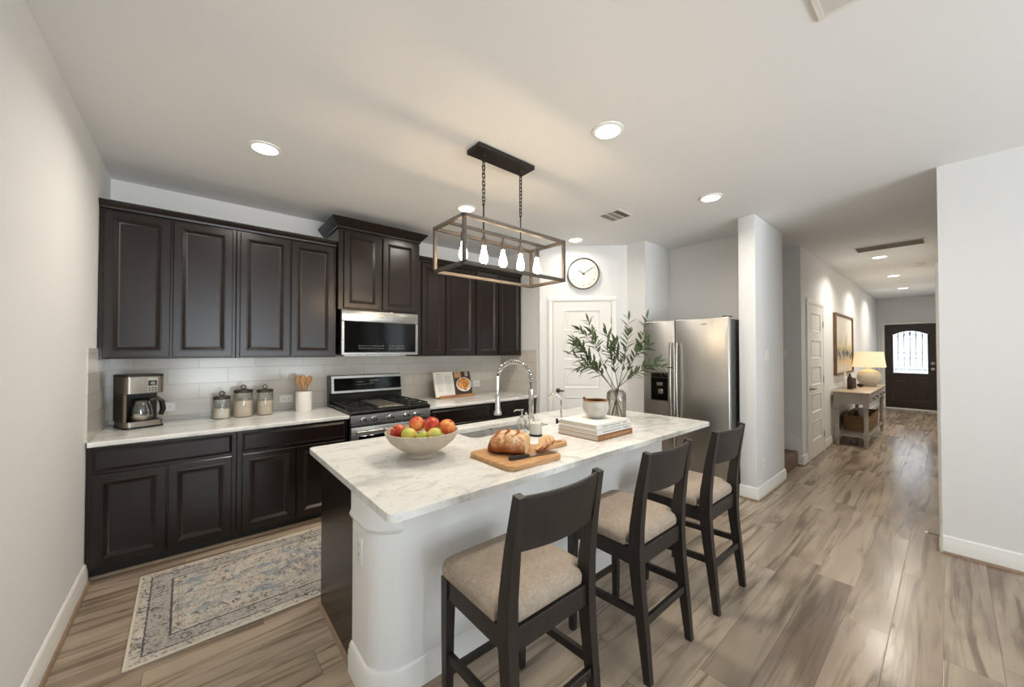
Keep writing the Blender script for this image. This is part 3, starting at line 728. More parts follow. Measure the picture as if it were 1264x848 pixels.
m = MB(); sl = 0.02 / 0.18
def bgy(z): return -0.105 + (z - 1.035) * sl
def bgquad(m, x0, x1, z0, z1, off):
    m.loft([[(x0, bgy(z) - off, z), (x1, bgy(z) - off, z), (x1, bgy(z) + 0.004, z), (x0, bgy(z) + 0.004, z)] for z in (z0, z1)])
bgquad(m, -W2 + 0.018, W2, 1.035, 1.058, 0.006); bgquad(m, -W2 + 0.018, W2, 1.190, 1.215, 0.006); bgquad(m, -W2 + 0.018, -W2 + 0.042, 1.058, 1.19, 0.006); bgquad(m, W2 - 0.016, W2, 1.058, 1.19, 0.006)
part(m, 'display_trim', 'steel', bg)
m = MB(); bgquad(m, -W2 + 0.042, W2 - 0.016, 1.058, 1.19, 0.002); part(m, 'display_glass', 'blackglass', bg)
rr = random.Random(3); dm = [MB(), MB()]
for row, (z, xa, xb, hh) in enumerate(((1.142, -0.12, -0.05, 0.008), (1.115, -0.13, 0.06, 0.005), (1.150, 0.02, 0.12, 0.014), (1.128, 0.02, 0.07, 0.008))):
    x = xa; m = dm[row // 2]
    while x < xb:
        w_ = rr.uniform(0.004, 0.010); bgquad(m, x, x + w_, z, z + hh, 0.0035); x += w_ + 0.006
for m in dm: part(m, 'display_marks', 'mark', bg)
def grate(x0, x1):
    m = MB(); y0, y1, z = yf + 0.03, -0.11, 0.945
    for x in (x0, x1): m.box(x - 0.006, x + 0.006, y0, y1, z, z + 0.014, 0.002, 1)
    for y in (y0, (y0 + y1) / 2, y1): m.box(x0, x1, y - 0.006, y + 0.006, z, z + 0.014, 0.002, 1)
    for yc in (y0 * 0.75 + y1 * 0.25, y0 * 0.25 + y1 * 0.75):
        xm = (x0 + x1) / 2
        for k in range(8):
            a = k * PI / 4; r0, r1 = 0.025, 0.10
            m.bar([(xm + r0 * math.cos(a), yc + r0 * math.sin(a), z + 0.007), (xm + r1 * math.cos(a), yc + r1 * math.sin(a), z + 0.007)], 0.010, 0.012, Vector((0, 0, 1)))
    for x in (x0, x1):
        for y in (y0, y1): m.box(x - 0.006, x + 0.006, y - 0.006, y + 0.006, 0.932, z)
    return m
part(grate(-0.375, -0.145), 'burner_grate', 'iron', rg); part(grate(0.145, 0.375), 'burner_grate', 'iron', rg)
m = MB(); m.box(-0.132, 0.132, yf + 0.04, -0.12, 0.934, 0.945, 0.003, 1); m.box(-0.11, 0.11, yf + 0.06, -0.14, 0.945, 0.952, 0.003, 1); part(m, 'griddle', 'griddle', rg, 'grey griddle plate')
for x in (-0.26, 0.26):
    for y in (yf * 0.75, yf * 0.25 - 0.07):
        part(MB().lathe([(0, 0.931), (0.045, 0.931), (0.045, 0.938), (0.034, 0.942), (0, 0.943)], 20, (x, y, 0)), 'burner', 'iron', rg)

# ------------------------------------------------------------------ microwave
mw = thing('microwave_oven', 'stainless microwave with black glass door mounted over the range', 'microwave', (1.477, YR - 0.01, 1.445))
y0 = 3.80 - (YR - 0.01); H = 0.44; W2 = 0.398
part(MB().box(-W2, W2, y0 + 0.03, 0, 0.0, H, 0.004, 1), 'body', 'black', mw)
part(MB().box(-W2, W2, y0, y0 + 0.029, H - 0.108, H, 0.005, 2), 'top_panel', 'steel', mw)
m = MB(); m.box(-W2, W2, y0, y0 + 0.029, 0.0, 0.026, 0.004, 1); m.box(-W2, -W2 + 0.027, y0, y0 + 0.029, 0.026, H - 0.108, 0.003, 1); m.box(W2 - 0.027, W2, y0, y0 + 0.029, 0.026, H - 0.108, 0.003, 1)
md = part(m, 'door_frame', 'steel', mw)
part(MB().box(-W2 + 0.027, W2 - 0.027, y0 + 0.004, y0 + 0.02, 0.026, H - 0.108), 'door_glass', 'blackglass', md)
rr = random.Random(5); dm = [MB(), MB()]
for z in (0.062, 0.088):
    for x in [(-0.235 + 0.022 * i) for i in range(12)] + [(0.08 + 0.026 * i) for i in range(7)]:
        w_ = rr.uniform(0.004, 0.010); dm[int(x > 0.06)].box(x, x + w_, y0 + 0.0025, y0 + 0.005, z, z + rr.uniform(0.005, 0.009))
for m in dm: part(m, 'button_marks', 'mark', mw)
m = MB(); m.box(-0.02, 0.012, y0 - 0.001, y0 + 0.002, H - 0.06, H - 0.052); part(m, 'badge', 'pewter', mw)
m = MB(); m.box(-0.36, 0.28, y0 + 0.05, -0.1, -0.012, 0.0); part(m, 'vent_filter', 'steel', mw)

# ------------------------------------------------------------------ fridge (faces -x)
fr = thing('refrigerator', 'stainless side by side refrigerator with ice dispenser', 'refrigerator', (4.89, 1.915, 0), -90)
# local: x = -world y, y=-(depth) front; front at world x 4.1 => local y -0.79
FW, FD, FH = 0.475, -0.79, 1.835
part(MB().box(-FW, FW, FD + 0.075, -0.01, 0.03, FH - 0.02, 0.006, 2), 'body', simple('fridge_grey_side', (84, 84, 84), 0.45, 0.2), fr)
split = -0.085
def fdoor(x0, x1):
    return MB().box(x0, x1, FD, FD + 0.07, 0.10, FH, 0.014, 3)
ld = part(fdoor(-FW, split - 0.004), 'door', 'steel_v', fr); rd = part(fdoor(split + 0.004, FW), 'door', 'steel_v', fr)
for d_, x in ((ld, split - 0.035), (rd, split + 0.035)):
    m = MB(); m.tube(bez((x, FD - 0.03, 0.74), (x, FD - 0.068, 1.16), (x, FD - 0.03, 1.58), 12), 0.015, 12)
    for z in (0.76, 1.56): m.cyl((x, FD - 0.034, z), (x, FD + 0.01, z), 0.011, n=10)
    part(m, 'handle', 'nickel', d_)
dx0, dx1, dz0, dz1 = -0.382, -0.152, 0.905, 1.245
m = MB(); m.rect_loops(dx0, dx1, dz0, dz1, [(0, FD + 0.001), (0, FD - 0.006), (0.012, FD - 0.006), (0.016, FD - 0.0025), (0.02, FD - 0.0025)])
dp = part(m, 'ice_dispenser', 'nickel', ld, 'black ice and water dispenser')
m = MB(); m.box(dx0 + 0.014, dx1 - 0.014, FD - 0.0065, FD - 0.0026, dz0 + 0.014, dz1 - 0.012); part(m, 'dispenser_panel', 'blackglass', dp)
m = MB(); m.box(-0.292, -0.222, FD - 0.024, FD - 0.006, 1.085, 1.125, 0.006, 2); m.box(-0.272, -0.215, FD - 0.028, FD - 0.006, 0.995, 1.05, 0.008, 2); part(m, 'dispenser_paddle', 'nickel', dp)
m = MB()
for i in range(8): m.box(-0.36 + i * 0.024, -0.348 + i * 0.024, FD - 0.008, FD - 0.006, 1.175, 1.18)
part(m, 'dispenser_marks', simple('dim_marks', (110, 106, 98), 0.5), dp)
part(MB().box(0.20, 0.26, FD - 0.002, FD + 0.002, 1.765, 1.772), 'badge', 'pewter', rd)
for x in (-FW + 0.01, FW - 0.07): part(MB().box(x, x + 0.06, FD + 0.01, FD + 0.13, FH, FH + 0.009, 0.003, 1), 'hinge_cover', 'plastic', fr)
part(MB().box(-FW + 0.01, FW - 0.01, FD + 0.03, FD + 0.09, 0.012, 0.098, 0.003, 1), 'toe_grille', 'plastic', fr)

# ------------------------------------------------------------------ island
isl = thing('kitchen_island', 'kitchen island with dark cabinet end and white panelled stool side', 'island', (0, 0, 0))
IX0, IX1 = 0.572, 3.0
m = MB(); m.box(IX0 + 0.004, IX0 + 0.022, 1.822, 2.40, 0.0, CTB - 0.002, 0.002, 1); m.box(IX1 - 0.018, IX1, 1.822, 2.40, 0.0, CTB - 0.002, 0.002, 1)
m.box(IX0 + 0.022, IX1 - 0.018, 1.822, 2.395, 0.085, 0.105); m.box(IX0 + 0.022, IX1 - 0.018, 2.377, 2.395, 0.10, CTB - 0.002); m.box(IX0 + 0.022, IX1 - 0.018, 2.30, 2.33, 0.0, 0.10)
part(m, 'cabinet_box', 'espresso', isl)
dw = (IX1 - IX0 - 0.06) / 5
for i in range(5):
    a = IX0 + 0.035 + i * dw
    m = MB(); m.rect_loops(0.006, dw - 0.006, 0.11, CTB - 0.03, FR); m.xf(Matrix.Translation((a + dw, 2.396, 0)) @ Matrix.Rotation(PI, 4, 'Z')); part(m, 'door', 'espresso', isl, smooth=20)
poly = [(IX0, 1.82), (IX0, 1.625), (IX0 + 0.035, 1.565), (IX0 + 0.095, 1.53), (IX1 - 0.095, 1.53), (IX1 - 0.035, 1.565), (IX1, 1.625), (IX1, 1.82)]
M['kneewall'] = simple('white_island_paint', (238, 238, 236), 0.45)
part(MB().prism(poly, 0.0, CTB - 0.001), 'knee_wall', 'kneewall', isl)
def offset_poly(e):
    return [(IX0 - e, 1.82), (IX0 - e, 1.625 - e * 0.3), (IX0 + 0.035 - e * 0.75, 1.565 - e * 0.75), (IX0 + 0.095 - e * 0.3, 1.53 - e), (IX1 - 0.095 + e * 0.3, 1.53 - e), (IX1 - 0.035 + e * 0.75, 1.565 - e * 0.75), (IX1 + e, 1.625 - e * 0.3), (IX1 + e, 1.82)]
def wrap(prof):
    m = MB(); m.loft([[(x, y, z) for x, y in offset_poly(e)] for e, z in prof]); return m
def wrap_end(prof):
    m = MB(); m.loft([[(x, y, z) for x, y in offset_poly(e)[:4] + [(IX0 + 0.10 + e, 1.53 - e), (IX0 + 0.10 + e, 1.60), (IX0 + 0.10 + e, 1.82)]] for e, z in prof]); return m
part(wrap_end([(0.001, 0.705), (0.010, 0.712), (0.016, 0.728), (0.010, 0.742), (0.008, 0.75), (0.008, CTB - 0.003)]), 'frieze_moulding', 'kneewall', isl)
part(wrap([(0.018, 0.0), (0.018, 0.10), (0.013, 0.112), (0.013, 0.124), (0.006, 0.136), (0.001, 0.138)]), 'baseboard', 'trim', isl)
m = MB(); m.loft([[(IX0 + 0.004 - o_, y, z) for o_, z in SHOE] for y in (1.84, 2.40)]); part(m, 'shoe_moulding', 'shoe', isl, 'tan shoe moulding')
m = MB(); m.loft([[(x, 1.512 - o_, z) for o_, z in SHOE] for x in (IX0 + 0.09, IX1 - 0.09)]); part(m, 'shoe_moulding', 'shoe', isl, 'tan shoe moulding')

SK = (1.42, 2.16, 2.062, 2.362)
m = MB(); outer = rrect(0.53, 3.245, 1.285, 2.515, 0.035)
m.slab(outer, [rrect(SK[0], SK[1], SK[2], SK[3], 0.05)], CTB, CT)
o = single(m, 'island_countertop', 'granite', 'long white and grey granite island countertop with sink cut-out', 'countertop', group='granite countertops')
bv = o.modifiers.new('bevel', 'BEVEL'); bv.width = 0.006; bv.segments = 2; bv.limit_method = 'ANGLE'; bv.angle_limit = math.radians(60)
sink = thing('kitchen_sink', 'double bowl stainless undermount sink set in the island', 'sink', (0, 0, 0))
for x0, x1 in ((SK[0] - 0.004, 1.765), (1.795, SK[1] + 0.004)):
    m = MB(); rings = []
    for ins, z in ((-0.008, CTB - 0.002), (0.0, CTB - 0.002), (0.004, CTB - 0.16), (0.03, CTB - 0.19), (0.12, CTB - 0.192)):
        rings.append([(x, y, z) for x, y in rrect(x0 + ins, x1 - ins, SK[2] - 0.004 + ins, SK[3] + 0.004 - ins, 0.05)])
    m.loft(rings, True, False); m.face([m.v((x, y, CTB - 0.192)) for x, y in rrect(x0 + 0.12, x1 - 0.12, SK[2] + 0.116, SK[3] - 0.116, 0.05)])
    bowl = part(m, 'bowl', 'sinksteel', sink)
    xc, yc = (x0 + x1) / 2, (SK[2] + SK[3]) / 2
    part(MB().lathe([(0, -0.190), (0.042, -0.190), (0.042, -0.186), (0.03, -0.187), (0, -0.189)], 20, (xc, yc, CTB)), 'drain', 'chrome', bowl)

# faucets
fx, fy = 1.905, 2.018
fc = thing('kitchen_faucet', 'tall chrome spring neck pull down faucet behind the sink', 'faucet', (fx, fy, CT), 0)
m = MB(); m.lathe([(0, 0), (0.034, 0), (0.034, 0.006), (0.026, 0.012), (0.024, 0.09), (0.020, 0.095), (0.0195, 0.30), (0, 0.30)], 20); part(m, 'column', 'chrome', fc)
dirv = Vector((-0.60, 0.80, 0)).normalized(); R_ = 0.130
arcp = [Vector((0, 0, 0.30))] + [dirv * (R_ - R_ * math.cos(a)) + Vector((0, 0, 0.36 + R_ * 1.1 * math.sin(a))) for a in [PI * i / 28 for i in range(27)]]
part(MB().tube(arcp, 0.008, 8), 'hose', 'pewter', fc)
m = MB(); n = 420; coil = []
def arc_at(t):
    f_ = t * (len(arcp) - 1); i = min(int(f_), len(arcp) - 2); u = f_ - i
    return arcp[i].lerp(arcp[i + 1], u), (arcp[i + 1] - arcp[i]).normalized()
side = Vector((dirv.y, -dirv.x, 0))
for i in range(n + 1):
    t = 0.02 + 0.93 * i / n; p, tg = arc_at(t); nb = tg.cross(side).normalized(); a = 2 * PI * 26 * i / n
    coil.append(p + (side * math.cos(a) + nb * math.sin(a)) * 0.0155)
m.tube(coil, 0.0036, 6); part(m, 'spring', 'chrome', fc)
hp = arcp[-1]
m = MB(); m.tube([hp, (hp.x, hp.y, 0.25)], 0.0065, 8); part(m, 'hose', 'chrome', fc)
m = MB(); m.lathe([(0, 0.100), (0.026, 0.100), (0.030, 0.108), (0.030, 0.122), (0.021, 0.138), (0.018, 0.20), (0.015, 0.245), (0.010, 0.258), (0, 0.258)], 18, (hp.x, hp.y, 0)); part(m, 'spray_head', 'chrome', fc)
m = MB(); m.tube([(0, 0, 0.235), (hp.x, hp.y, 0.245)], 0.005, 8); m.torus((hp.x, hp.y, 0.245), 0.016, 0.004, 'Z', 18, 6); part(m, 'support_arm', 'chrome', fc)
m = MB(); m.cyl((0, 0, 0.055), Vector((-0.05, -0.02, 0.055)), 0.013, n=12); m.tube([(-0.048, -0.02, 0.058), (-0.07, -0.03, 0.10), (-0.085, -0.035, 0.14)], [0.007, 0.006, 0.009], 10); part(m, 'lever_handle', 'chrome', fc)

ff = thing('filter_faucet', 'small chrome gooseneck water filter tap beside the book stack', 'faucet', (2.165, 1.955, CT), 0)
m = MB(); m.lathe([(0, 0), (0.022, 0), (0.022, 0.005), (0.014, 0.01), (0.013, 0.055), (0.008, 0.06), (0, 0.06)], 16); part(m, 'base', 'chrome', ff)
d2v = Vector((-0.62, 0.55, 0)).normalized(); pts = [Vector((0, 0, 0.055)), Vector((0, 0, 0.19))] + [d2v * (0.055 - 0.055 * math.cos(a)) + Vector((0, 0, 0.19 + 0.06 * math.sin(a))) for a in [PI * i / 14 for i in range(1, 13)]]
part(MB().tube(pts, 0.0065, 10), 'spout', 'chrome', ff)
m = MB(); m.tube([(0, 0, 0.035), (-0.03, 0.012, 0.04)], 0.006, 8); m.box(-0.042, -0.028, 0.004, 0.02, 0.024, 0.064, 0.004, 2); part(m, 'lever_handle', 'plastic', ff)
so = thing('soap_dispenser', 'small clear soap bottle with chrome pump beside the sink', 'soap dispenser', (1.765, 1.965, CT), 0)
part(MB().lathe([(0, 0.002), (0.03, 0.002), (0.033, 0.01), (0.033, 0.085), (0.026, 0.10), (0.014, 0.108), (0.014, 0.115), (0, 0.115)], 20), 'bottle', 'glass', so)
m = MB(); m.lathe([(0, 0.112), (0.017, 0.112), (0.017, 0.128), (0.006, 0.132), (0.005, 0.16), (0.011, 0.162), (0.011, 0.172), (0, 0.174)], 16); m.tube([(0, 0, 0.167), (-0.03, 0.03, 0.166), (-0.04, 0.04, 0.155)], 0.0045, 8); part(m, 'pump', 'chrome', so)
cd = thing('candle', 'white candle in a clear glass tumbler on a thin black coaster', 'candle', (1.800, 1.862, CT), 0)
part(MB().lathe([(0, 0), (0.046, 0), (0.048, 0.003), (0.048, 0.006), (0, 0.006)], 28), 'coaster', 'plastic', cd)
part(MB().lathe([(0, 0.0065), (0.038, 0.0065), (0.042, 0.012), (0.042, 0.105)], 28), 'glass', 'glass', cd)
part(MB().lathe([(0, 0.0125), (0.0375, 0.0125), (0.0405, 0.018), (0.0405, 0.088), (0.01, 0.086), (0, 0.086)], 28), 'wax', 'wax', cd)
part(MB().tube([(0, 0, 0.075), (0.001, 0, 0.09)], 0.0015, 6), 'wick', 'plastic', cd)

# cutting board, bread, knife
m = MB(); bo = []
x0, x1, y0, y1, r = 1.155, 1.53, 1.362, 1.735, 0.045
outer = rrect(x0, x1, y0, y1, r)
# splice the handle into the right edge (between first and second corner groups)
hy = 1.575; hw = 0.042; X2 = 1.775
handle = [(x1, hy - hw - 0.03), (x1 + 0.02, hy - hw - 0.006), (x1 + 0.05, hy - hw)] + [(X2 - hw + hw * math.cos(a), hy + hw * math.sin(a)) for a in [-PI / 2 + PI * i / 10 for i in range(11)]] + [(x1 + 0.05, hy + hw), (x1 + 0.02, hy + hw + 0.006), (x1, hy + hw + 0.03)]
outer = outer[:6] + handle + outer[6:]
hole = [(X2 - 0.062 + 0.030 * math.cos(2 * PI * i / 16), hy + 0.014 * math.sin(2 * PI * i / 16)) for i in range(16)]
m.slab(outer, [hole], CT + 0.001, CT + 0.024)
o = single(m, 'cutting_board', 'board', 'wooden paddle cutting board under the sliced bread', 'cutting board')
bv = o.modifiers.new('bevel', 'BEVEL'); bv.width = 0.004; bv.segments = 2; bv.limit_method = 'ANGLE'; bv.angle_limit = math.radians(60)
BZ = CT + 0.0245
ang = -52
br = thing('bread_loaf', 'crusty round bread loaf scored on top and cut open at one end', 'bread', (1.352, 1.585, BZ), ang)
rings = []; NL = 15; L0, L1 = -0.135, 0.085
for i in range(NL):
    x = L0 + (L1 - L0) * i / (NL - 1); u = (x + 0.02) / 0.118
    k_ = math.sqrt(max(0.02, 1 - min(1, abs(u)) ** 2.3)) if x < -0.02 else math.sqrt(max(0.02, 1 - (0.55 * (x + 0.02) / 0.105) ** 2))
    hw_, hh_ = 0.102 * k_, 0.114 * (k_ ** 0.8)
    ring = []
    for j in range(24):
        a = 2 * PI * j / 24; cs, sn = math.cos(a), math.sin(a)
        yy_ = hw_ * math.copysign(abs(cs) ** 0.85, cs); zz_ = 0.042 * k_ + (hh_ - 0.042 * k_) * sn if sn > 0 else 0.042 * k_ * (1 + math.copysign(abs(sn) ** 0.6, sn))
        ring.append((x, yy_, max(0.0, zz_)))
    rings.append(ring)
m = MB(); m.loft(rings); part(m, 'crust', 'crust', br, smooth=60)
m = MB(); last = rings[-1]; m.loft([[(L1 + 0.0005, y * 0.97, z * 0.975 + 0.001) for _, y, z in last], [(L1 + 0.003, y * 0.95, z * 0.96 + 0.002) for _, y, z in last]]); part(m, 'cut_face', 'crumb', br, 'porous pale cut face')
for k_ in range(3):
    xs_ = -0.085 + 0.055 * k_
    pts = []
    for i in range(9):
        yv = -0.06 + 0.12 * i / 8; xv = xs_ + 0.022 * math.sin(i / 8 * PI) - 0.02 * (i / 8)
        kk = math.sqrt(max(0.1, 1 - (min(1, abs((xv + 0.02) / 0.125))) ** 2.3)); hh = 0.114 * kk ** 0.8; c_ = max(0.2, 1 - (abs(yv) / (0.1 * kk)) ** 2.2) ** 0.5
        pts.append((xv, yv, 0.042 * kk + (hh - 0.042 * kk) * c_ + 0.001))
    part(MB().tube(pts, [0.002, 0.006, 0.008, 0.009, 0.009, 0.009, 0.008, 0.006, 0.002], 8), 'score_mark', 'score', br)
def slice_thing(label, loc, rz, tilt):
    t_ = thing('bread_slice', label, 'bread slice', loc, rz, 'bread slices on the cutting board')
    prof = [(0.074 * math.copysign(abs(math.cos(a)) ** 0.8, math.cos(a)), 0.040 + 0.040 * math.sin(a) * (1.0 if math.sin(a) > 0 else 0.95)) for a in [2 * PI * j / 24 for j in range(24)]]
    R0 = Matrix.Rotation(math.radians(tilt), 4, 'Y')
    def tr(p): return R0 @ Vector(p)
    def minz(): return min(tr((x, y, z)).z for y, z in prof for x in (0, 0.014))
    dz_ = -minz() + 0.0005
    m = MB(); m.loft([[tr((x, y, z)) + Vector((0, 0, dz_)) for y, z in prof] for x in (0, 0.014)]); part(m, 'crust', 'crust', t_)
    for x, n_ in ((-0.0008, 0), (0.0148, 1)):
        m = MB(); m.loft([[tr((x + d_, y * 0.94, 0.040 + (z - 0.040) * 0.93)) + Vector((0, 0, dz_)) for y, z in prof] for d_ in (-0.0006, 0.0006)]); part(m, 'crumb', 'crumb', t_)
    return t_
slice_thing('bread slice leaning nearest the cut loaf', (1.452, 1.508, BZ), ang + 6, 50)
slice_thing('middle bread slice fallen beside the loaf', (1.492, 1.523, BZ + 0.006), ang + 18, 58)
slice_thing('outermost bread slice nearest the board handle', (1.532, 1.546, BZ + 0.012), ang + 30, 64)
kf = thing('bread_knife', 'black handled bread knife lying on the cutting board', 'knife', (1.228, 1.462, BZ), -9)
m = MB(); m.loft([[(x, -w_, z0) , (x, w_, z0), (x, w_, z1), (x, -w_, z1)] for x, w_, z0, z1 in ((0, 0.011, 0.001, 0.017), (0.05, 0.0125, 0.001, 0.018), (0.10, 0.011, 0.002, 0.017), (0.118, 0.010, 0.003, 0.015))]); part(m, 'handle', 'plastic', kf)
m = MB(); m.box(0.1175, 0.130, -0.010, 0.010, 0.003, 0.015, 0.002, 1); part(m, 'bolster', 'nickel', kf)
m = MB(); m.prism([(0.129, -0.012), (0.24, -0.013), (0.30, -0.008), (0.325, 0.010), (0.129, 0.011)], 0.006, 0.0085); part(m, 'blade', 'steel', kf)

# fruit bowl and fruit
FB = (0.968, 1.905)
single(MB().lathe([(0, 0), (0.078, 0), (0.082, 0.004), (0.078, 0.022), (0.088, 0.030), (0.135, 0.058), (0.175, 0.092), (0.196, 0.128), (0.199, 0.142), (0.193, 0.144), (0.187, 0.130), (0.165, 0.096), (0.125, 0.066), (0.07, 0.045), (0, 0.040)], 56),
       'fruit_bowl', 'stone', 'wide footed beige stoneware bowl of fruit', 'bowl', (*FB, CT + 0.0005))
def apple(label, mat, loc, r, tilt, rz):
    t_ = thing('apple', label, 'fruit', loc, rz, 'apples in the stone bowl')
    prof = []
    for i in range(17):
        a = PI * i / 16; rr_ = r * math.sin(a) * (1.0 + 0.06 * math.cos(a)); z = -r * 0.92 * math.cos(a)
        z -= r * 0.28 * math.exp(-(rr_ / (0.30 * r)) ** 2) if a > PI / 2 else -r * 0.16 * math.exp(-(rr_ / (0.28 * r)) ** 2)
        prof.append((rr_, z))
    R0 = Matrix.Rotation(math.radians(tilt), 4, 'Y')
    m = MB(); m.lathe(prof, 28, mat=R0); part(m, 'flesh', mat, t_, smooth=80)
    m = MB(); m.tube([R0 @ Vector((0, 0, r * 0.60)), R0 @ Vector((0.002, 0, r * 0.85)), R0 @ Vector((0.006, 0, r * 1.06))], 0.0022, 6); part(m, 'stem', 'stem', t_)
AB = CT
apples = [('deep red apple at the far left of the bowl', 'apple_red', (0.862, 1.985, 1.037), 0.041, 40, 200),
          ('yellow green apple in the front left of the bowl', 'apple_green', (0.876, 1.878, 1.037), 0.040, 25, 30),
          ('red and gold apple on top at the left', 'apple_blush', (0.945, 1.925, 1.078), 0.043, 30, 250),
          ('orange red apple on top at the middle of the bowl', 'apple_red', (1.000, 1.862, 1.072), 0.041, 50, 120),
          ('blush red apple at the back of the pile', 'apple_red', (1.050, 1.945, 1.066), 0.042, 20, 10),
          ('big peach coloured apple on the right of the bowl', 'apple_blush', (1.078, 1.822, 1.060), 0.046, 35, 300),
          ('green apple at the front beneath the orange red one', 'apple_green', (0.978, 1.785, 1.036), 0.040, 60, 70),
          ('small yellow green apple at the front centre of the bowl', 'apple_green', (0.925, 1.822, 1.024), 0.036, 35, 160)]
for a_ in apples: apple(*a_)

# books, stone bowl, vase with olive branches
def book(label, cx, cy, z, w, d, h, rz, cov, ink, seed):
    t_ = thing('book', label, 'book', (cx, cy, z), rz, 'stacked books on the island')
    m = MB(); m.box(-w / 2, w / 2, -d / 2, d / 2, 0, 0.003, 0.001, 1); m.box(-w / 2, w / 2, -d / 2, d / 2, h - 0.003, h, 0.001, 1); m.box(-w / 2, w / 2, -d / 2, -d / 2 + 0.004, 0.0, h, 0.001, 1)
    part(m, 'cover', cov, t_)
    part(MB().box(-w / 2 + 0.005, w / 2 - 0.005, -d / 2 + 0.004, d / 2 - 0.005, 0.003, h - 0.003), 'pages', 'pages', t_)
    rr_ = random.Random(seed); m = MB(); x = -w / 2 + 0.06
    while x < w / 2 - 0.03:
        w_ = rr_.uniform(0.005, 0.012); hh = rr_.uniform(0.008, 0.012); zc_ = h / 2
        if rr_.random() > 0.16:
            m.box(x, x + w_ * 0.35, -d / 2 - 0.0008, -d / 2 + 0.001, zc_ - hh / 2, zc_ + hh / 2)
            m.box(x, x + w_, -d / 2 - 0.0008, -d / 2 + 0.001, zc_ + hh / 2 - 0.003, zc_ + hh / 2)
            if rr_.random() > 0.5: m.box(x, x + w_, -d / 2 - 0.0008, -d / 2 + 0.001, zc_ - hh / 2, zc_ - hh / 2 + 0.003)
        x += w_ + 0.005
    part(m, 'spine_lettering', ink, t_)
book('brown spined book at the bottom of the stack', 2.172, 1.640, CT + 0.001, 0.405, 0.345, 0.035, 1, 'cover_brown', 'inkpale', 2)
book('white book in the middle of the stack', 2.170, 1.642, CT + 0.0365, 0.395, 0.335, 0.033, 0.5, 'cover', 'ink', 4)
book('white book on top of the stack under the stone bowl', 2.170, 1.645, CT + 0.070, 0.39, 0.33, 0.033, 0, 'cover', 'ink', 6)
bw = thing('small_bowl', 'rounded grey marble bowl with a wood rim on the books', 'bowl', (2.20, 1.655, CT + 0.1035), 0)
part(MB().lathe([(0, 0), (0.042, 0), (0.05, 0.004), (0.078, 0.03), (0.092, 0.065), (0.093, 0.09), (0.087, 0.122), (0.082, 0.122), (0.086, 0.09), (0.083, 0.065), (0.068, 0.03), (0, 0.018)], 40), 'bowl', 'marble', bw)
part(MB().lathe([(0.0805, 0.1222), (0.0885, 0.1222), (0.0885, 0.130), (0.0805, 0.130), (0.0805, 0.1222)], 40), 'rim', 'rawwood', bw, 'wooden rim')
ps = thing('wooden_scoop', 'reddish wooden scoop resting over the rim of the marble bowl', 'scoop', (2.135, 1.70, CT + 0.1035), 0)
m = MB(); m.tube([(0.045, -0.03, 0.05), (0.02, -0.015, 0.10), (-0.005, 0.002, 0.142)], [0.006, 0.0065, 0.008], 10); part(m, 'handle', simple('rosewood', (122, 66, 46), 0.5, var=0.2, vscale=30), ps)
m = MB(); m.ball((-0.006, 0.003, 0.143), 0.0105, n=12); part(m, 'knob', 'rosewood' if 'rosewood' in M else MATS['rosewood'], ps)

VB = (2.862, 1.93)
single(MB().lathe([(0, 0), (0.080, 0), (0.084, 0.006), (0.085, 0.19), (0.080, 0.215), (0.062, 0.234), (0.048, 0.240), (0.046, 0.240)], 40),
       'glass_vase', 'smoke', 'smoky clear glass vase holding olive branches', 'vase', (*VB, CT + 0.0005))
def leaf_mesh(m, base, dirv_, up, L, Wd):
    d_ = dirv_.normalized(); s_ = d_.cross(up).normalized(); u_ = s_.cross(d_).normalized(); prev = None
    prof = [(0, 0.08), (0.2, 0.7), (0.45, 1.0), (0.7, 0.75), (0.9, 0.3), (1.0, 0.03)]
    for t_, w_ in prof:
        c_ = base + d_ * L * t_ - u_ * (L * 0.10 * t_ * t_); row = [m.v(c_ - s_ * Wd * w_ + u_ * Wd * 0.35 * w_), m.v(c_), m.v(c_ + s_ * Wd * w_ + u_ * Wd * 0.35 * w_)]
        if prev:
            m.face((prev[0], prev[1], row[1], row[0])); m.face((prev[1], prev[2], row[2], row[1]))
        prev = row
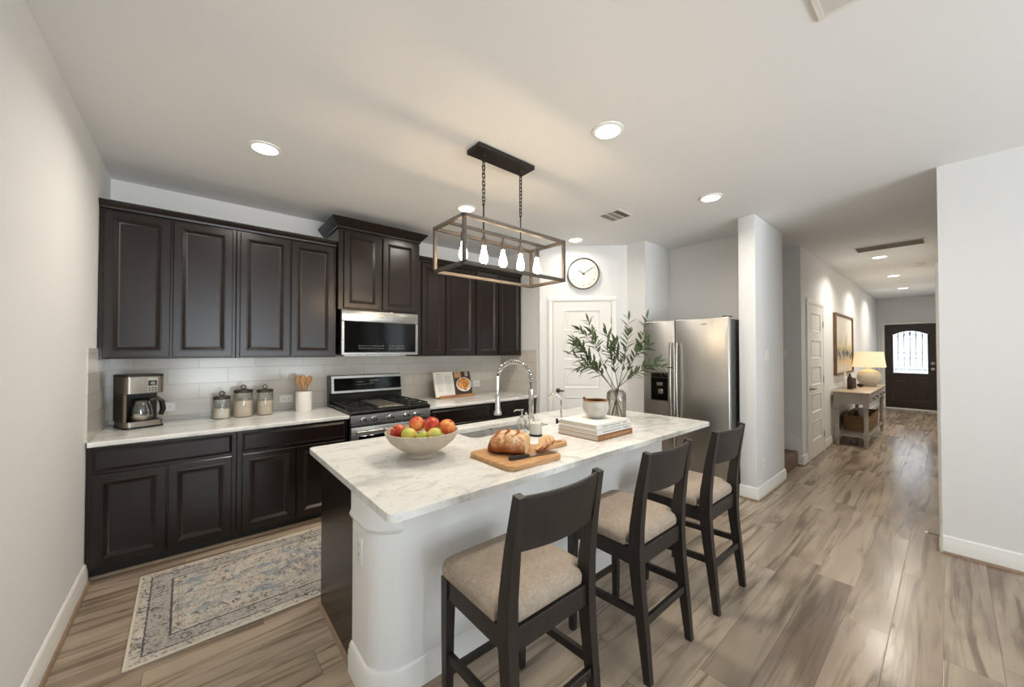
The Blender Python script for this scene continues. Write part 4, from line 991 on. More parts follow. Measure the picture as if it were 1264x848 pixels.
def branch(label, tip, bend, seed, base_off, nsub=2):
    rr_ = random.Random(seed); b0 = Vector((VB[0] + base_off[0], VB[1] + base_off[1], CT + 0.014)); neck = Vector((VB[0] - base_off[0] * 0.5, VB[1] - base_off[1] * 0.5, CT + 0.237)); tip = Vector(tip)
    mid = neck.lerp(tip, 0.5) + Vector(bend)
    upper = bez(neck, mid, tip, 16)
    t_ = thing('olive_branch', label, 'branch', (VB[0], VB[1], CT), 0, 'olive branches in the glass vase'); off = Vector((VB[0], VB[1], CT))
    m = MB(); pts = [b0 - off, b0.lerp(neck, 0.6) - off] + [p - off for p in upper]
    m.tube(pts, [0.0042 - 0.0030 * i / (len(pts) - 1) for i in range(len(pts))], 6)
    lm = MB(); chains = [upper[4:]]
    for q in range(nsub):
        i0 = rr_.choice([5, 6, 7, 8, 9]); p = upper[i0]; ax = (upper[i0 + 1] - upper[i0]).normalized()
        sd = Vector((rr_.uniform(-1, 1), rr_.uniform(-1, 1), rr_.uniform(-0.2, 0.8))).normalized()
        e = p + (ax * 0.75 + sd * 0.65) * rr_.uniform(0.13, 0.21); sub = bez(p, p.lerp(e, 0.5) + Vector((0, 0, 0.02)), e, 7)
        m.tube([a - off for a in sub], [0.0022 - 0.0015 * i / 7 for i in range(8)], 5); chains.append(sub[1:])
    for ch in chains:
        n_ = len(ch)
        for i, p in enumerate(ch):
            ax = (ch[min(i + 1, n_ - 1)] - ch[max(i - 1, 0)]).normalized()
            ref = ax.orthogonal().normalized(); q = Matrix.Rotation(i * 1.65 + rr_.uniform(-0.4, 0.4), 3, ax)
            for sgn in (1, -1):
                if rr_.random() < 0.2: continue
                sd = (q @ ref) * sgn
                dv = ax * rr_.uniform(0.55, 0.95) + sd * rr_.uniform(0.6, 0.95) + Vector((0, 0, rr_.uniform(-0.15, 0.1)))
                leaf_mesh(lm, p - off, dv, Vector((rr_.uniform(-0.4, 0.4), rr_.uniform(-0.4, 0.4), 1)).normalized() if abs(dv.normalized().z) < 0.9 else Vector((1, 0, 0)), rr_.uniform(0.078, 0.118), rr_.uniform(0.0115, 0.0155))
        leaf_mesh(lm, ch[-1] - off, (ch[-1] - ch[-2]), Vector((0.5, 0.3, 0.8)), 0.09, 0.011)
    part(m, 'stem', 'twig', t_); part(lm, 'leaves', 'leaf', t_, smooth=60)
branch('olive branch reaching up and left toward the clock', (2.715, 2.12, 1.745), (-0.05, 0.04, 0.06), 11, (0.04, 0.02))
branch('olive branch spreading furthest left in front of the pantry door', (2.60, 2.17, 1.545), (-0.03, 0.04, 0.12), 12, (0.03, -0.04))
branch('low olive branch drooping toward the sink', (2.545, 2.09, 1.330), (-0.02, 0.02, 0.16), 13, (0.01, -0.05))
branch('upright olive branch in the middle of the vase', (2.895, 2.06, 1.665), (0.0, 0.0, 0.05), 14, (-0.03, 0.03))
branch('tallest olive branch standing right of centre', (2.91, 1.83, 1.755), (0.02, -0.03, 0.04), 15, (-0.04, 0.01))
branch('tall olive branch leaning right across the freezer door', (3.10, 1.77, 1.775), (0.07, -0.05, 0.02), 16, (-0.045, -0.02))
branch('low olive branch stretching right to the ice dispenser', (3.10, 1.715, 1.345), (0.05, -0.04, 0.09), 17, (-0.03, -0.04))

# ------------------------------------------------------------------ things on the wall counters
cm = thing('coffee_maker', 'stainless and black drip coffee maker in the counter corner', 'coffee maker', (-0.322, 4.075, CT + 0.0005), 20)
part(MB().prism(rrect(-0.115, 0.115, -0.125, 0.125, 0.03), 0.0, 0.014), 'foot', 'plastic', cm)
m = MB(); m.prism(rrect(-0.112, 0.112, -0.122, 0.12, 0.035), 0.0145, 0.052); M['coffee_steel'] = simple('coffee_steel', (150, 142, 132), 0.32, 1.0); part(m, 'base', 'coffee_steel', cm)
m = MB(); m.box(-0.112, 0.112, 0.02, 0.12, 0.0525, 0.262, 0.004, 1); part(m, 'tank', 'plastic', cm)
m = MB(); m.box(-0.113, -0.1115, -0.08, 0.12, 0.05, 0.40, 0.0005, 1); m.box(-0.113, -0.094, -0.10, 0.118, 0.0525, 0.262, 0.003, 1); part(m, 'side_panel', simple('coffee_grey', (112, 102, 92), 0.35, 0.6), cm)
m = MB(); m.prism(rrect(-0.111, 0.112, -0.120, 0.12, 0.03), 0.2625, 0.388); part(m, 'brew_head', 'coffee_steel', cm)
m = MB(); m.prism(rrect(-0.114, 0.114, -0.122, 0.122, 0.03), 0.3885, 0.402); part(m, 'lid', 'plastic', cm)
cp = part(MB().box(0.012, 0.072, -0.1235, -0.1195, 0.272, 0.378, 0.001, 1), 'control_panel', 'nickel', cm)
m = MB(); m.box(0.016, 0.066, -0.126, -0.1235, 0.318, 0.358, 0.001, 1); part(m, 'display', 'blackglass', cp)
part(MB().lathe([(0, 0), (0.013, 0), (0.013, 0.006), (0, 0.007)], 18, mat=Matrix.Translation((0.041, -0.126, 0.338)) @ Matrix.Rotation(PI / 2, 4, 'X')), 'dial', 'mark', cp)
m = MB()
for i in range(3):
    for j in range(2): m.box(0.018 + i * 0.017, 0.029 + i * 0.017, -0.1252, -0.1235, 0.280 + j * 0.016, 0.289 + j * 0.016)
part(m, 'buttons', 'plastic', cp)
ca = part(MB().lathe([(0, 0.0525), (0.052, 0.0525), (0.066, 0.068), (0.070, 0.11), (0.062, 0.165), (0.05, 0.19), (0.05, 0.20), (0.0475, 0.20), (0.06, 0.16), (0.067, 0.11), (0.063, 0.07), (0, 0.058)], 28, (-0.005, -0.05, 0)), 'carafe', 'glass', cm)
part(MB().lathe([(0, 0.2005), (0.053, 0.2005), (0.053, 0.208), (0.03, 0.218), (0, 0.22)], 24, (-0.005, -0.05, 0)), 'carafe_lid', 'plastic', ca)
part(MB().lathe([(0.053, 0.0527), (0.067, 0.0675), (0.0715, 0.088), (0.0715, 0.094), (0.0705, 0.094), (0.066, 0.068), (0.053, 0.0527)], 28, (-0.005, -0.05, 0)), 'carafe_band', 'nickel', ca)
m = MB(); m.bar([(0.045, -0.07, 0.208), (0.085, -0.085, 0.215), (0.105, -0.095, 0.19), (0.112, -0.098, 0.13), (0.10, -0.094, 0.085)], 0.022, [0.02, 0.022, 0.026, 0.03, 0.024], Vector((0.45, -0.9, 0))); part(m, 'carafe_handle', 'plastic', ca)

def canister(label, x, y, r, h, fill, fm, flabel):
    t_ = thing('glass_canister', label, 'canister', (x, y, CT + 0.0005), 0, 'glass storage canisters')
    part(MB().lathe([(0, 0), (r * 0.97, 0), (r, 0.006), (r, h - 0.012), (r * 0.92, h), (0, h)], 32), 'jar', 'glass', t_)
    ld = part(MB().lathe([(0, h + 0.0005), (r * 0.98, h + 0.0005), (r * 1.0, h + 0.004), (r * 1.0, h + 0.020), (r * 0.93, h + 0.026), (0, h + 0.028)], 32), 'lid', 'pewter', t_)
    part(MB().lathe([(0.010, h + 0.027), (0.008, h + 0.034), (0.008, h + 0.036)], 12), 'knob_stem', 'pewter', ld)
    part(MB().torus((0, 0, h + 0.049), 0.017, 0.0045, 'Y', 20, 8), 'knob', 'pewter', ld)
    f = MB(); f.lathe([(0, 0.004), (r * 0.96, 0.006), (r * 0.97, 0.012), (r * 0.97, fill), (r * 0.4, fill + 0.004), (0, fill + 0.005)], 28)
    o = single(f, 'flour', fm, flabel, 'flour', (x, y, CT + 0.0005)); o['kind'] = 'stuff'
canister('small glass canister on the left, one third full of white flour', 0.186, 4.105, 0.062, 0.165, 0.085, 'sugar', 'white flour in the small left canister')
canister('tallest glass canister in the middle, full of beige flour', 0.338, 4.105, 0.072, 0.212, 0.142, 'flour', 'beige flour in the tall middle canister')
canister('glass canister on the right beside the wall outlet', 0.500, 4.105, 0.066, 0.205, 0.128, 'flour', 'beige flour in the right canister')
single(MB().lathe([(0, 0), (0.068, 0), (0.072, 0.006), (0.073, 0.185), (0.070, 0.190), (0.064, 0.190), (0.063, 0.184), (0.062, 0.012), (0, 0.010)], 32), 'utensil_crock', 'ceramic', 'white ceramic crock of wooden spoons beside the range', 'crock', (0.825, 4.12, CT + 0.0005))
def spoon(label, dx, dy, lean, rz, slot=False):
    t_ = thing('wooden_spoon', label, 'spoon', (0.825 + dx, 4.12 + dy, CT + 0.014), rz, 'wooden spoons in the crock')
    R0 = Matrix.Rotation(math.radians(lean), 4, 'Y')
    m = MB(); m.tube([R0 @ Vector((0, 0, z)) for z in (0.0, 0.1, 0.235)], [0.006, 0.006, 0.008], 10); part(m, 'handle', 'spoon', t_)
    m = MB()
    prof = [(0.010, 0.225), (0.020, 0.245), (0.029, 0.275), (0.029, 0.300), (0.020, 0.325), (0.004, 0.335)]
    m.loft([[R0 @ Vector((math.cos(a) * w_, math.sin(a) * 0.006 - 0.004 * math.sin((z - 0.225) / 0.11 * PI), z)) for a in [2 * PI * j / 14 for j in range(14)]] for w_, z in prof]); part(m, 'head', 'spoon', t_)
spoon('wooden spoon leaning left in the white crock', 0.02, 0.0, -13, 0)
spoon('wooden spoon standing in the centre of the crock', 0.0, -0.025, -3, 8)
spoon('wooden spoon leaning right in the white crock', -0.02, 0.0, 13, 10)
spoon('slim wooden spatula behind the other spoons', 0.01, 0.03, -5, 50)

# open cookbook on its stand
ck = thing('cookbook_stand', 'low wooden cookbook stand right of the range', 'book stand', (2.52, 4.12, CT + 0.0005), 5)
tl = math.radians(-14); RX = Matrix.Rotation(tl, 4, 'X')
m = MB(); m.box(-0.26, 0.29, -0.085, 0.06, 0.0, 0.014, 0.003, 1); m.box(-0.26, 0.29, -0.090, -0.078, 0.0, 0.034, 0.003, 1); part(m, 'ledge', 'rawwood', ck)
m = MB(); m.box(-0.10, 0.10, 0.012, 0.022, 0.02, 0.26, 0.002, 1, RX); part(m, 'back_rest', 'rawwood', ck)
bk = thing('open_cookbook', 'open cookbook showing a text page and a plated dish photo', 'book', (2.52, 4.075, CT + 0.016), 5)
def page(m, x0, x1, thick, y_off=0.0):
    n_ = 10; rings = []
    for i in range(n_ + 1):
        x = x0 + (x1 - x0) * i / n_; u = abs(x) / 0.28; cv = 0.012 * math.sin(min(1, u) * PI) ** 0.7
        rings.append([RX @ Vector((x, -cv - thick, 0.0)), RX @ Vector((x, 0.004, 0.0)), RX @ Vector((x, 0.004, 0.31)), RX @ Vector((x, -cv - thick, 0.31))])
    return m.loft(rings)
part(page(MB(), -0.285, -0.001, 0.012), 'text_page', 'paper', bk, smooth=50); part(page(MB(), 0.001, 0.285, 0.012), 'picture_page', 'paper', bk, smooth=50)
def on_page(x0, x1, z0, z1, d_=0.0):
    m = MB(); n_ = 8; rings = []
    for i in range(n_ + 1):
        x = x0 + (x1 - x0) * i / n_; cv = 0.012 * math.sin(min(1, abs(x) / 0.28) * PI) ** 0.7
        rings.append([RX @ Vector((x, -cv - 0.0125 - d_, z0)), RX @ Vector((x, -cv - 0.0118 - d_, z0)), RX @ Vector((x, -cv - 0.0118 - d_, z1)), RX @ Vector((x, -cv - 0.0125 - d_, z1))])
    return m.loft(rings)
kids = {o_.name.split('.')[0]: o_ for o_ in bk.children}
tx, pg = kids['text_page'], kids['picture_page']
m = MB(); rr = random.Random(9)
for i in range(13):
    z = 0.255 - i * 0.016
    for xa in (-0.25, -0.135):
        w_ = rr.uniform(0.07, 0.1); cv = 0.012 * math.sin(min(1, abs(xa + 0.04) / 0.28) * PI) ** 0.7
        m.box(xa, xa + w_, -cv - 0.0145, -cv - 0.010, z, z + 0.0045, mat=RX)
m.box(-0.25, -0.19, -0.0260, -0.022, 0.275, 0.285, mat=RX)
part(m, 'text_lines', simple('faint_text', (196, 194, 190), 0.8), tx)
part(on_page(0.004, 0.283, 0.004, 0.306), 'photo_print', 'photo_dark', pg)
part(on_page(0.02, 0.12, 0.225, 0.302, 0.0008), 'photo_detail', 'photo_tan', pg); part(on_page(0.185, 0.24, 0.24, 0.30, 0.0008), 'photo_detail', 'stone', pg)
def disc_on_page(cx, cz, rx, rz_, d_):
    m = MB(); pts = [(cx + rx * math.cos(2 * PI * i / 28), cz + rz_ * math.sin(2 * PI * i / 28)) for i in range(28)]
    def Y(x): return -0.012 * math.sin(min(1, abs(x) / 0.28) * PI) ** 0.7 - 0.0128 - d_
    m.loft([[RX @ Vector((x, Y(x), z)) for x, z in pts], [RX @ Vector((x, Y(x) - 0.0006, z)) for x, z in pts]]); return m
part(disc_on_page(0.155, 0.135, 0.122, 0.092, 0.001), 'photo_plate', 'ceramic', pg); part(disc_on_page(0.150, 0.145, 0.102, 0.074, 0.002), 'photo_dish', 'food', pg)

# outlets and switches
def plate(label, cat, loc, rz, w, h, kind, group='wall plates'):
    t_ = thing('wall_outlet' if cat == 'outlet' else 'light_switch', label, cat, loc, rz, group)
    part(MB().box(-w / 2, w / 2, -0.006, 0, -h / 2, h / 2, 0.003, 2), 'cover_plate', 'white', t_)
    m = MB()
    if kind == 'outlet_h':
        for s_ in (-1, 1):
            for a in (-0.006, 0.006): m.box(s_ * 0.022 - 0.006, s_ * 0.022 + 0.002, -0.0068, -0.0055, a - 0.0013, a + 0.0013)
            m.cyl((s_ * 0.022 + 0.008, -0.0055, 0), (s_ * 0.022 + 0.008, -0.0068, 0), 0.0024, n=8)
        part(m, 'socket', 'slot', t_)
    elif kind == 'outlet_v':
        for s_ in (-1, 1):
            for a in (-0.006, 0.006): m.box(a - 0.0013, a + 0.0013, -0.0068, -0.0055, s_ * 0.022 - 0.002, s_ * 0.022 + 0.006)
            m.cyl((0, -0.0055, s_ * 0.022 - 0.008), (0, -0.0068, s_ * 0.022 - 0.008), 0.0024, n=8)
        part(m, 'socket', 'slot', t_)
    else:
        n_ = 2 if kind == 'double' else 1
        for i in range(n_): m.box((i - (n_ - 1) / 2) * 0.046 - 0.017, (i - (n_ - 1) / 2) * 0.046 + 0.017, -0.010, -0.0055, -0.034, 0.034, 0.003, 1)
        part(m, 'rocker', 'white', t_)
yo = YR - 0.0082
plate('white outlet on the tile beside the coffee maker', 'outlet', (-0.178, yo, 1.008), 0, 0.118, 0.074, 'outlet_h')
plate('white outlet on the tile between canisters and crock', 'outlet', (0.705, yo, 1.006), 0, 0.118, 0.074, 'outlet_h')
plate('white outlet on the tile right of the cookbook', 'outlet', (3.02, yo, 1.03), 0, 0.118, 0.09, 'outlet_h')
plate('white outlet on the end of the island pillar', 'outlet', (IX0 - 0.0005, 1.715, 0.60), -90, 0.074, 0.118, 'outlet_v')
plate('white light switch on the hall column', 'switch', (4.571, 1.2495, 1.43), 0, 0.12, 0.118, 'double')
plate('white outlet low on the hall column', 'outlet', (4.43, 1.2495, 0.33), 0, 0.074, 0.118, 'outlet_v')
plate('white light switch on the wall above the stairs', 'switch', (5.9995, 1.40 + 0.09, 1.44), -90, 0.16, 0.118, 'double')

# ------------------------------------------------------------------ clock on the pantry wall
cl = thing('wall_clock', 'round white wall clock with thin dark rim above the pantry door', 'clock', (3.862 - 0.0008, 3.098 - 0.0008, 2.492), -45)
RXc = Matrix.Rotation(PI / 2, 4, 'X')
part(MB().lathe([(0, 0.0), (0.196, 0.0), (0.196, 0.018), (0, 0.018)], 64, mat=RXc), 'face', 'clockface', cl)
part(MB().lathe([(0.192, 0.0), (0.206, 0.0), (0.206, 0.032), (0.202, 0.036), (0.196, 0.036), (0.192, 0.019), (0.192, 0.0)], 64, mat=RXc), 'rim', 'clockrim', cl)
def text_mesh(body, size):
    cu = bpy.data.curves.new('tmp_text', 'FONT'); cu.body = body; cu.size = size; cu.align_x = 'CENTER'; cu.align_y = 'CENTER'; cu.extrude = 0.0006
    ob = bpy.data.objects.new('tmp_text', cu); C.objects.link(ob); dg = bpy.context.evaluated_depsgraph_get(); me = bpy.data.meshes.new_from_object(ob.evaluated_get(dg))
    bpy.data.objects.remove(ob); bpy.data.curves.remove(cu); return me
m = MB()
for h_ in range(1, 13):
    a = PI / 2 - h_ * PI / 6; me = text_mesh(str(h_), 0.034); tmp = bmesh.new(); tmp.from_mesh(me)
    bmesh.ops.transform(tmp, matrix=Matrix.Translation((0.155 * math.cos(a), -0.0187, 0.155 * math.sin(a))) @ RXc, verts=tmp.verts[:])
    me2 = bpy.data.meshes.new('tmp'); tmp.to_mesh(me2); tmp.free(); m.bm.from_mesh(me2); bpy.data.meshes.remove(me2); bpy.data.meshes.remove(me)
part(m, 'numerals', simple('clock_ink', (120, 114, 106), 0.8), cl, smooth=0)
def hand(a, L, w_, y_):
    d_ = Vector((math.cos(a), 0, math.sin(a))); return MB().bar([d_ * -0.025 + Vector((0, y_, 0)), d_ * L + Vector((0, y_, 0))], w_, 0.002, Vector((-math.sin(a), 0, math.cos(a))))
part(hand(PI / 2 - (10 + 9 / 60) * PI / 6, 0.095, 0.008, -0.0215), 'hour_hand', 'clockrim', cl)
part(hand(PI / 2 - 9.3 / 60 * 2 * PI, 0.145, 0.006, -0.0245), 'minute_hand', 'clockrim', cl)
part(MB().lathe([(0, 0.018), (0.012, 0.018), (0.012, 0.028), (0, 0.029)], 16, mat=RXc), 'hub', 'clockrim', cl)

# ------------------------------------------------------------------ chandelier
ch = thing('linear_chandelier', 'open rectangular dark metal chandelier with five bulbs over the island', 'chandelier', (1.67, 2.06, ZC), 0)
part(MB().box(-0.26, 0.245, -0.075, 0.075, -0.032, -0.0005, 0.004, 1), 'canopy', 'canopy', ch)
X0, X1, Y0, Y1, Z0, Z1, B = -0.455, 0.455, -0.178, 0.178, 2.015 - ZC, 2.305 - ZC, 0.022
m = MB()
for y in (Y0, Y1):
    for z in (Z0, Z1): m.box(X0, X1, y - B / 2, y + B / 2, z - B / 2, z + B / 2, 0.0015, 1)
for x in (X0 + B / 2, X1 - B / 2):
    for z in (Z0, Z1): m.box(x - B / 2, x + B / 2, Y0, Y1, z - B / 2, z + B / 2, 0.0015, 1)
    for y in (Y0, Y1): m.box(x - B / 2, x + B / 2, y - B / 2, y + B / 2, Z0, Z1, 0.0015, 1)
part(m, 'frame', 'bronze', ch)
ZB = Z1 - 0.004
part(MB().box(X0 + B, X1 - B, -0.010, 0.010, ZB - 0.009, ZB + 0.009, 0.0015, 1), 'crossbar', 'bronze', ch)
for x in (-0.171, 0.168):
    m = MB(); z = -0.055; k_ = 0
    m.lathe([(0, -0.052), (0.011, -0.052), (0.014, -0.032), (0, -0.032)], 12, (x, 0, 0))
    while z > -0.36:
        lk = MB(); pts = [Vector((0.011 * math.cos(a), 0, 0.013 * math.sin(a) + (0.006 if math.sin(a) > 0 else -0.006))) for a in [2 * PI * i / 14 for i in range(15)]]
        if k_ % 2: pts = [Vector((0, p.x, p.z)) for p in pts]
        m.tube([p + Vector((x, 0, z - 0.012)) for p in pts], 0.0034, 6); z -= 0.027; k_ += 1
    part(m, 'chain', 'canopy', ch)
    m = MB(); m.tube([(x, 0, z + 0.01), (x, 0, ZB)], 0.0055, 8); part(m, 'rod', 'canopy', ch)
bulbs = []
for i in range(5):
    x = -0.335 + 0.1675 * i
    m = MB(); m.tube([(x, 0, ZB - 0.009), (x, 0, ZB - 0.04)], 0.006, 8); m.lathe([(0, ZB - 0.036), (0.012, ZB - 0.036), (0.0165, ZB - 0.044), (0.0165, ZB - 0.095), (0.014, ZB - 0.10), (0, ZB - 0.10)], 18, (x, 0, 0)); s_ = part(m, 'lamp_socket', 'bronze', ch)
    zb = ZB - 0.10
    part(MB().lathe([(0, zb), (0.0125, zb), (0.014, zb - 0.02), (0.023, zb - 0.055), (0.029, zb - 0.085), (0.027, zb - 0.105), (0.017, zb - 0.119), (0, zb - 0.123)], 22, (x, 0, 0)), 'bulb', 'bulb', s_, 'glowing teardrop filament bulb', smooth=80)

# ------------------------------------------------------------------ recessed lights, vents, detectors
def downlight(label, x, y, watts, group, r=0.075, spread=162):
    t_ = thing('recessed_light', label, 'ceiling light', (x, y, ZC), 0, group)
    part(MB().lathe([(r, -0.0005), (r + 0.022, -0.0005), (r + 0.020, -0.006), (r, -0.010), (r, -0.0005)], 32), 'trim_ring', 'white', t_)
    part(MB().lathe([(0, -0.002), (r - 0.001, -0.002), (r - 0.001, -0.005), (0, -0.007)], 28), 'lens', 'lens', t_)
    l = area_light('downlight_beam', (x, y, ZC - 0.02), (0, 0, 0), 2 * r, 2 * r, watts, WARM, spread, 'DISK')
    l.parent = t_; l.location = (0, 0, -0.02)
G1, G2 = 'recessed lights over the kitchen', 'recessed lights along the hall'
downlight('recessed ceiling light above the upper cabinets nearest the left wall', 0.352, 3.0, KITCHEN_W, G1)
downlight('recessed ceiling light half hidden behind the chandelier frame', 1.985, 3.01, KITCHEN_W, G1)
downlight('recessed ceiling light in front of the pantry clock', 3.57, 2.985, KITCHEN_W * 0.3, G1)
downlight('largest looking recessed ceiling light, nearest the viewer', 1.952, 1.371, KITCHEN_W, G1)
downlight('recessed ceiling light in front of the hall column', 3.51, 1.375, KITCHEN_W * 0.7, G1)
downlight('recessed hall light just behind the long return grille', 7.593, 0.65, HALL_W, G2, 0.075, 146)
downlight('second recessed hall light from the kitchen', 9.672, 0.65, HALL_W, G2, 0.075, 146)
downlight('furthest recessed hall light near the front door', 11.74, 0.65, HALL_W, G2, 0.075, 146)
def vent(label, x, y, w, d, nsec, rz=0, slats=9, mats=None, name='ceiling_vent'):
    t_ = thing(name, label, 'vent', (x, y, ZC), rz, 'ceiling vents'); e = 0.022
    m = MB(); m.box(-w / 2, w / 2, -d / 2, -d / 2 + e, -0.008, -0.0005, 0.002, 1); m.box(-w / 2, w / 2, d / 2 - e, d / 2, -0.008, -0.0005, 0.002, 1); m.box(-w / 2, -w / 2 + e, -d / 2 + e, d / 2 - e, -0.008, -0.0005, 0.002, 1); m.box(w / 2 - e, w / 2, -d / 2 + e, d / 2 - e, -0.008, -0.0005, 0.002, 1)
    for i in range(1, nsec):
        x_ = -w / 2 + e + (w - 2 * e) * i / nsec; m.box(x_ - 0.006, x_ + 0.006, -d / 2 + e, d / 2 - e, -0.008, -0.0005)
    part(m, 'frame', 'vent', t_)
    part(MB().box(-w / 2 + e, w / 2 - e, -d / 2 + e, d / 2 - e, -0.003, -0.0005), 'duct', 'ventdark', t_)
    m = MB(); ww = (w - 2 * e) / nsec
    for k_ in range(nsec):
        tilt = (-40, 0, 40)[k_ % 3] if nsec == 3 else 40
        for i in range(slats):
            x_ = -w / 2 + e + ww * k_ + ww * (i + 0.5) / slats
            R0 = Matrix.Translation((x_, 0, -0.006)) @ Matrix.Rotation(math.radians(tilt + 15), 4, 'Y')
            m.box(-0.005, 0.005, -d / 2 + e, d / 2 - e, -0.0007, 0.0007, mat=R0)
    part(m, 'slats', mats or 'vent', t_)
vent('square three section ceiling vent in front of the pantry', 3.235, 2.185, 0.25, 0.27, 3, 90, 6, 'ventgrey')
vent('white ceiling vent at the top edge above the viewer', 1.79, 0.21, 0.36, 0.26, 3)
vent('long ceiling return grille at the hall entrance', 6.885, 0.505, 0.34, 0.66, 1, 0, 12, 'ventgrey')
def detector(label, x, y):
    t_ = thing('smoke_detector', label, 'smoke detector', (x, y, ZC), 0, 'smoke detectors'); part(MB().lathe([(0, -0.0005), (0.068, -0.0005), (0.068, -0.012), (0.055, -0.030), (0.02, -0.036), (0, -0.036)], 28), 'cover', 'white', t_)
    part(MB().lathe([(0.036, -0.0345), (0.050, -0.031), (0.052, -0.0335), (0.038, -0.037), (0.036, -0.0345)], 24), 'sensor_ring', 'vent', t_)
detector('round smoke detector on the hall ceiling near the right wall', 8.636, 0.294)
detector('small smoke detector between the two far hall lights', 10.454, 0.583)

# ------------------------------------------------------------------ rug
ru = thing('runner_rug', 'faded blue and beige patterned runner rug between cabinets and island', 'rug', (0.858, 2.975, 0.001), 0.8)
part(MB().box(-1.10, 1.10, -0.475, 0.475, 0.0, 0.008, 0.002, 1), 'pile', 'rug', ru)
m = MB()
for x0, x1, y0, y1 in ((-1.106, -1.098, -0.481, 0.481), (1.098, 1.106, -0.481, 0.481), (-1.098, 1.098, -0.481, -0.473), (-1.098, 1.098, 0.473, 0.481)): m.box(x0, x1, y0, y1, 0.0, 0.0085, 0.002, 1)
part(m, 'binding', 'rugedge', ru)

# ------------------------------------------------------------------ bar stools (local: front is +y)
def make_stool(label, loc, rz):
    t_ = thing('bar_stool', label, 'stool', loc, rz, 'counter stools at the island')
    for s_ in (-1, 1):
        m = MB(); m.bar([(s_ * 0.198, 0.208, 0.0), (s_ * 0.198, 0.208, 0.36), (s_ * 0.196, 0.205, 0.575)], [0.030, 0.038, 0.044], [0.030, 0.038, 0.044]); part(m, 'leg', 'darkwood', t_)
        m = MB(); pts = [(s_ * 0.200, -0.230, 0.0), (s_ * 0.200, -0.208, 0.20), (s_ * 0.201, -0.182, 0.42), (s_ * 0.202, -0.172, 0.56), (s_ * 0.202, -0.178, 0.68), (s_ * 0.202, -0.198, 0.84), (s_ * 0.202, -0.232, 1.025)]
        m.bar(pts, [0.030, 0.036, 0.040, 0.042, 0.040, 0.036, 0.030], [0.032, 0.042, 0.052, 0.060, 0.054, 0.044, 0.032]); part(m, 'leg', 'darkwood', t_)
    m = MB()
    m.box(-0.178, 0.178, 0.190, 0.216, 0.495, 0.572, 0.003, 1); m.box(-0.182, 0.182, -0.190, -0.164, 0.495, 0.574, 0.003, 1)
    for s_ in (-1, 1): m.box(s_ * 0.198 - 0.013, s_ * 0.198 + 0.013, -0.165, 0.19, 0.495, 0.572, 0.003, 1)
    part(m, 'seat_frame', 'darkwood', t_)
    # cushion: rounded, slightly domed
    m = MB(); N = 20; rings = []
    for z, ins in ((0.5755, 0.012), (0.587, 0.002), (0.612, 0.0), (0.632, 0.006), (0.645, 0.022), (0.652, 0.055), (0.656, 0.11)):
        fr_ = rrect(-0.226 + ins, 0.226 - ins, -0.150, 0.240 - ins, 0.045, 5)[6:18]
        rear = [(-0.226 + ins, -0.128 + ins), (-0.174 + ins, -0.132 + ins), (-0.172 + ins, -0.176 + ins), (-0.160 + ins * 0.9, -0.186 + ins), (0.160 - ins * 0.9, -0.186 + ins), (0.172 - ins, -0.176 + ins), (0.174 - ins, -0.132 + ins), (0.226 - ins, -0.128 + ins)]
        rings.append([(x, y, z) for x, y in fr_ + rear])
    m.loft(rings); part(m, 'seat', 'fabric', t_, smooth=60)
    m = MB(); rings = []
    for i in range(13):
        x = -0.186 + 0.372 * i / 12; bow = -0.030 * (1 - (x / 0.186) ** 2)
        rings.append([(x, y0_ + bow, z_) for y0_, z_ in ((-0.194, 0.835), (-0.212, 0.835), (-0.246, 1.015), (-0.240, 1.021), (-0.230, 1.021), (-0.225, 1.015))])
    m.loft(rings); part(m, 'backrest', 'darkwood', t_, smooth=40)
    m = MB(); m.box(-0.18, 0.18, 0.198, 0.218, 0.175, 0.207, 0.003, 1); part(m, 'front_stretcher', 'darkwood', t_)
    m = MB(); m.box(-0.182, 0.182, -0.215, -0.192, 0.235, 0.270, 0.003, 1); part(m, 'rear_stretcher', 'darkwood', t_)
    for s_ in (-1, 1):
        m = MB(); m.bar([(s_ * 0.199, -0.19, 0.285), (s_ * 0.199, 0.20, 0.265)], 0.020, 0.034); part(m, 'side_stretcher', 'darkwood', t_)
    return t_
s1 = make_stool('dark wood counter stool with taupe seat, nearest of the three', (0.985, 1.115, 0), 0)
dup(s1, (1.752, 1.115, 0), 0, 'dark wood counter stool with taupe seat, in the middle of the row')
dup(s1, (2.452, 1.095, 0), 0, 'dark wood counter stool with taupe seat, furthest and next to the refrigerator')

# ------------------------------------------------------------------ hallway furniture
ct = thing('console_table', 'grey painted console table with turned legs along the hall wall', 'table', (8.80, 1.01, 0), 0)
HX, HY = 1.02, 0.205
part(MB().box(-HX - 0.03, HX + 0.03, -HY - 0.02, HY + 0.015, 0.825, 0.85, 0.006, 2), 'tabletop', 'consoletop', ct, 'pale wooden top')
m = MB(); m.box(-HX + 0.01, HX - 0.01, -HY + 0.01, HY - 0.01, 0.66, 0.8245, 0.003, 1); part(m, 'apron', 'console', ct)
for x0, x1 in ((-HX + 0.09, -0.03), (0.03, HX - 0.09)):
    dr = part(MB().rect_loops(x0, x1, 0.69, 0.80, [(0, -HY + 0.011), (0, -HY - 0.001), (0.004, -HY - 0.005), (0.02, -HY - 0.005)]), 'drawer', 'console', ct)
    m = MB()
    for xk in (x0 + 0.25, x1 - 0.25): m.lathe([(0, 0), (0.012, 0), (0.010, 0.012), (0.021, 0.022), (0.018, 0.032), (0, 0.035)], 16, mat=Matrix.Translation((xk, -HY - 0.005, 0.745)) @ Matrix.Rotation(PI / 2, 4, 'X'))
    part(m, 'drawer_knob', 'pewter', dr)
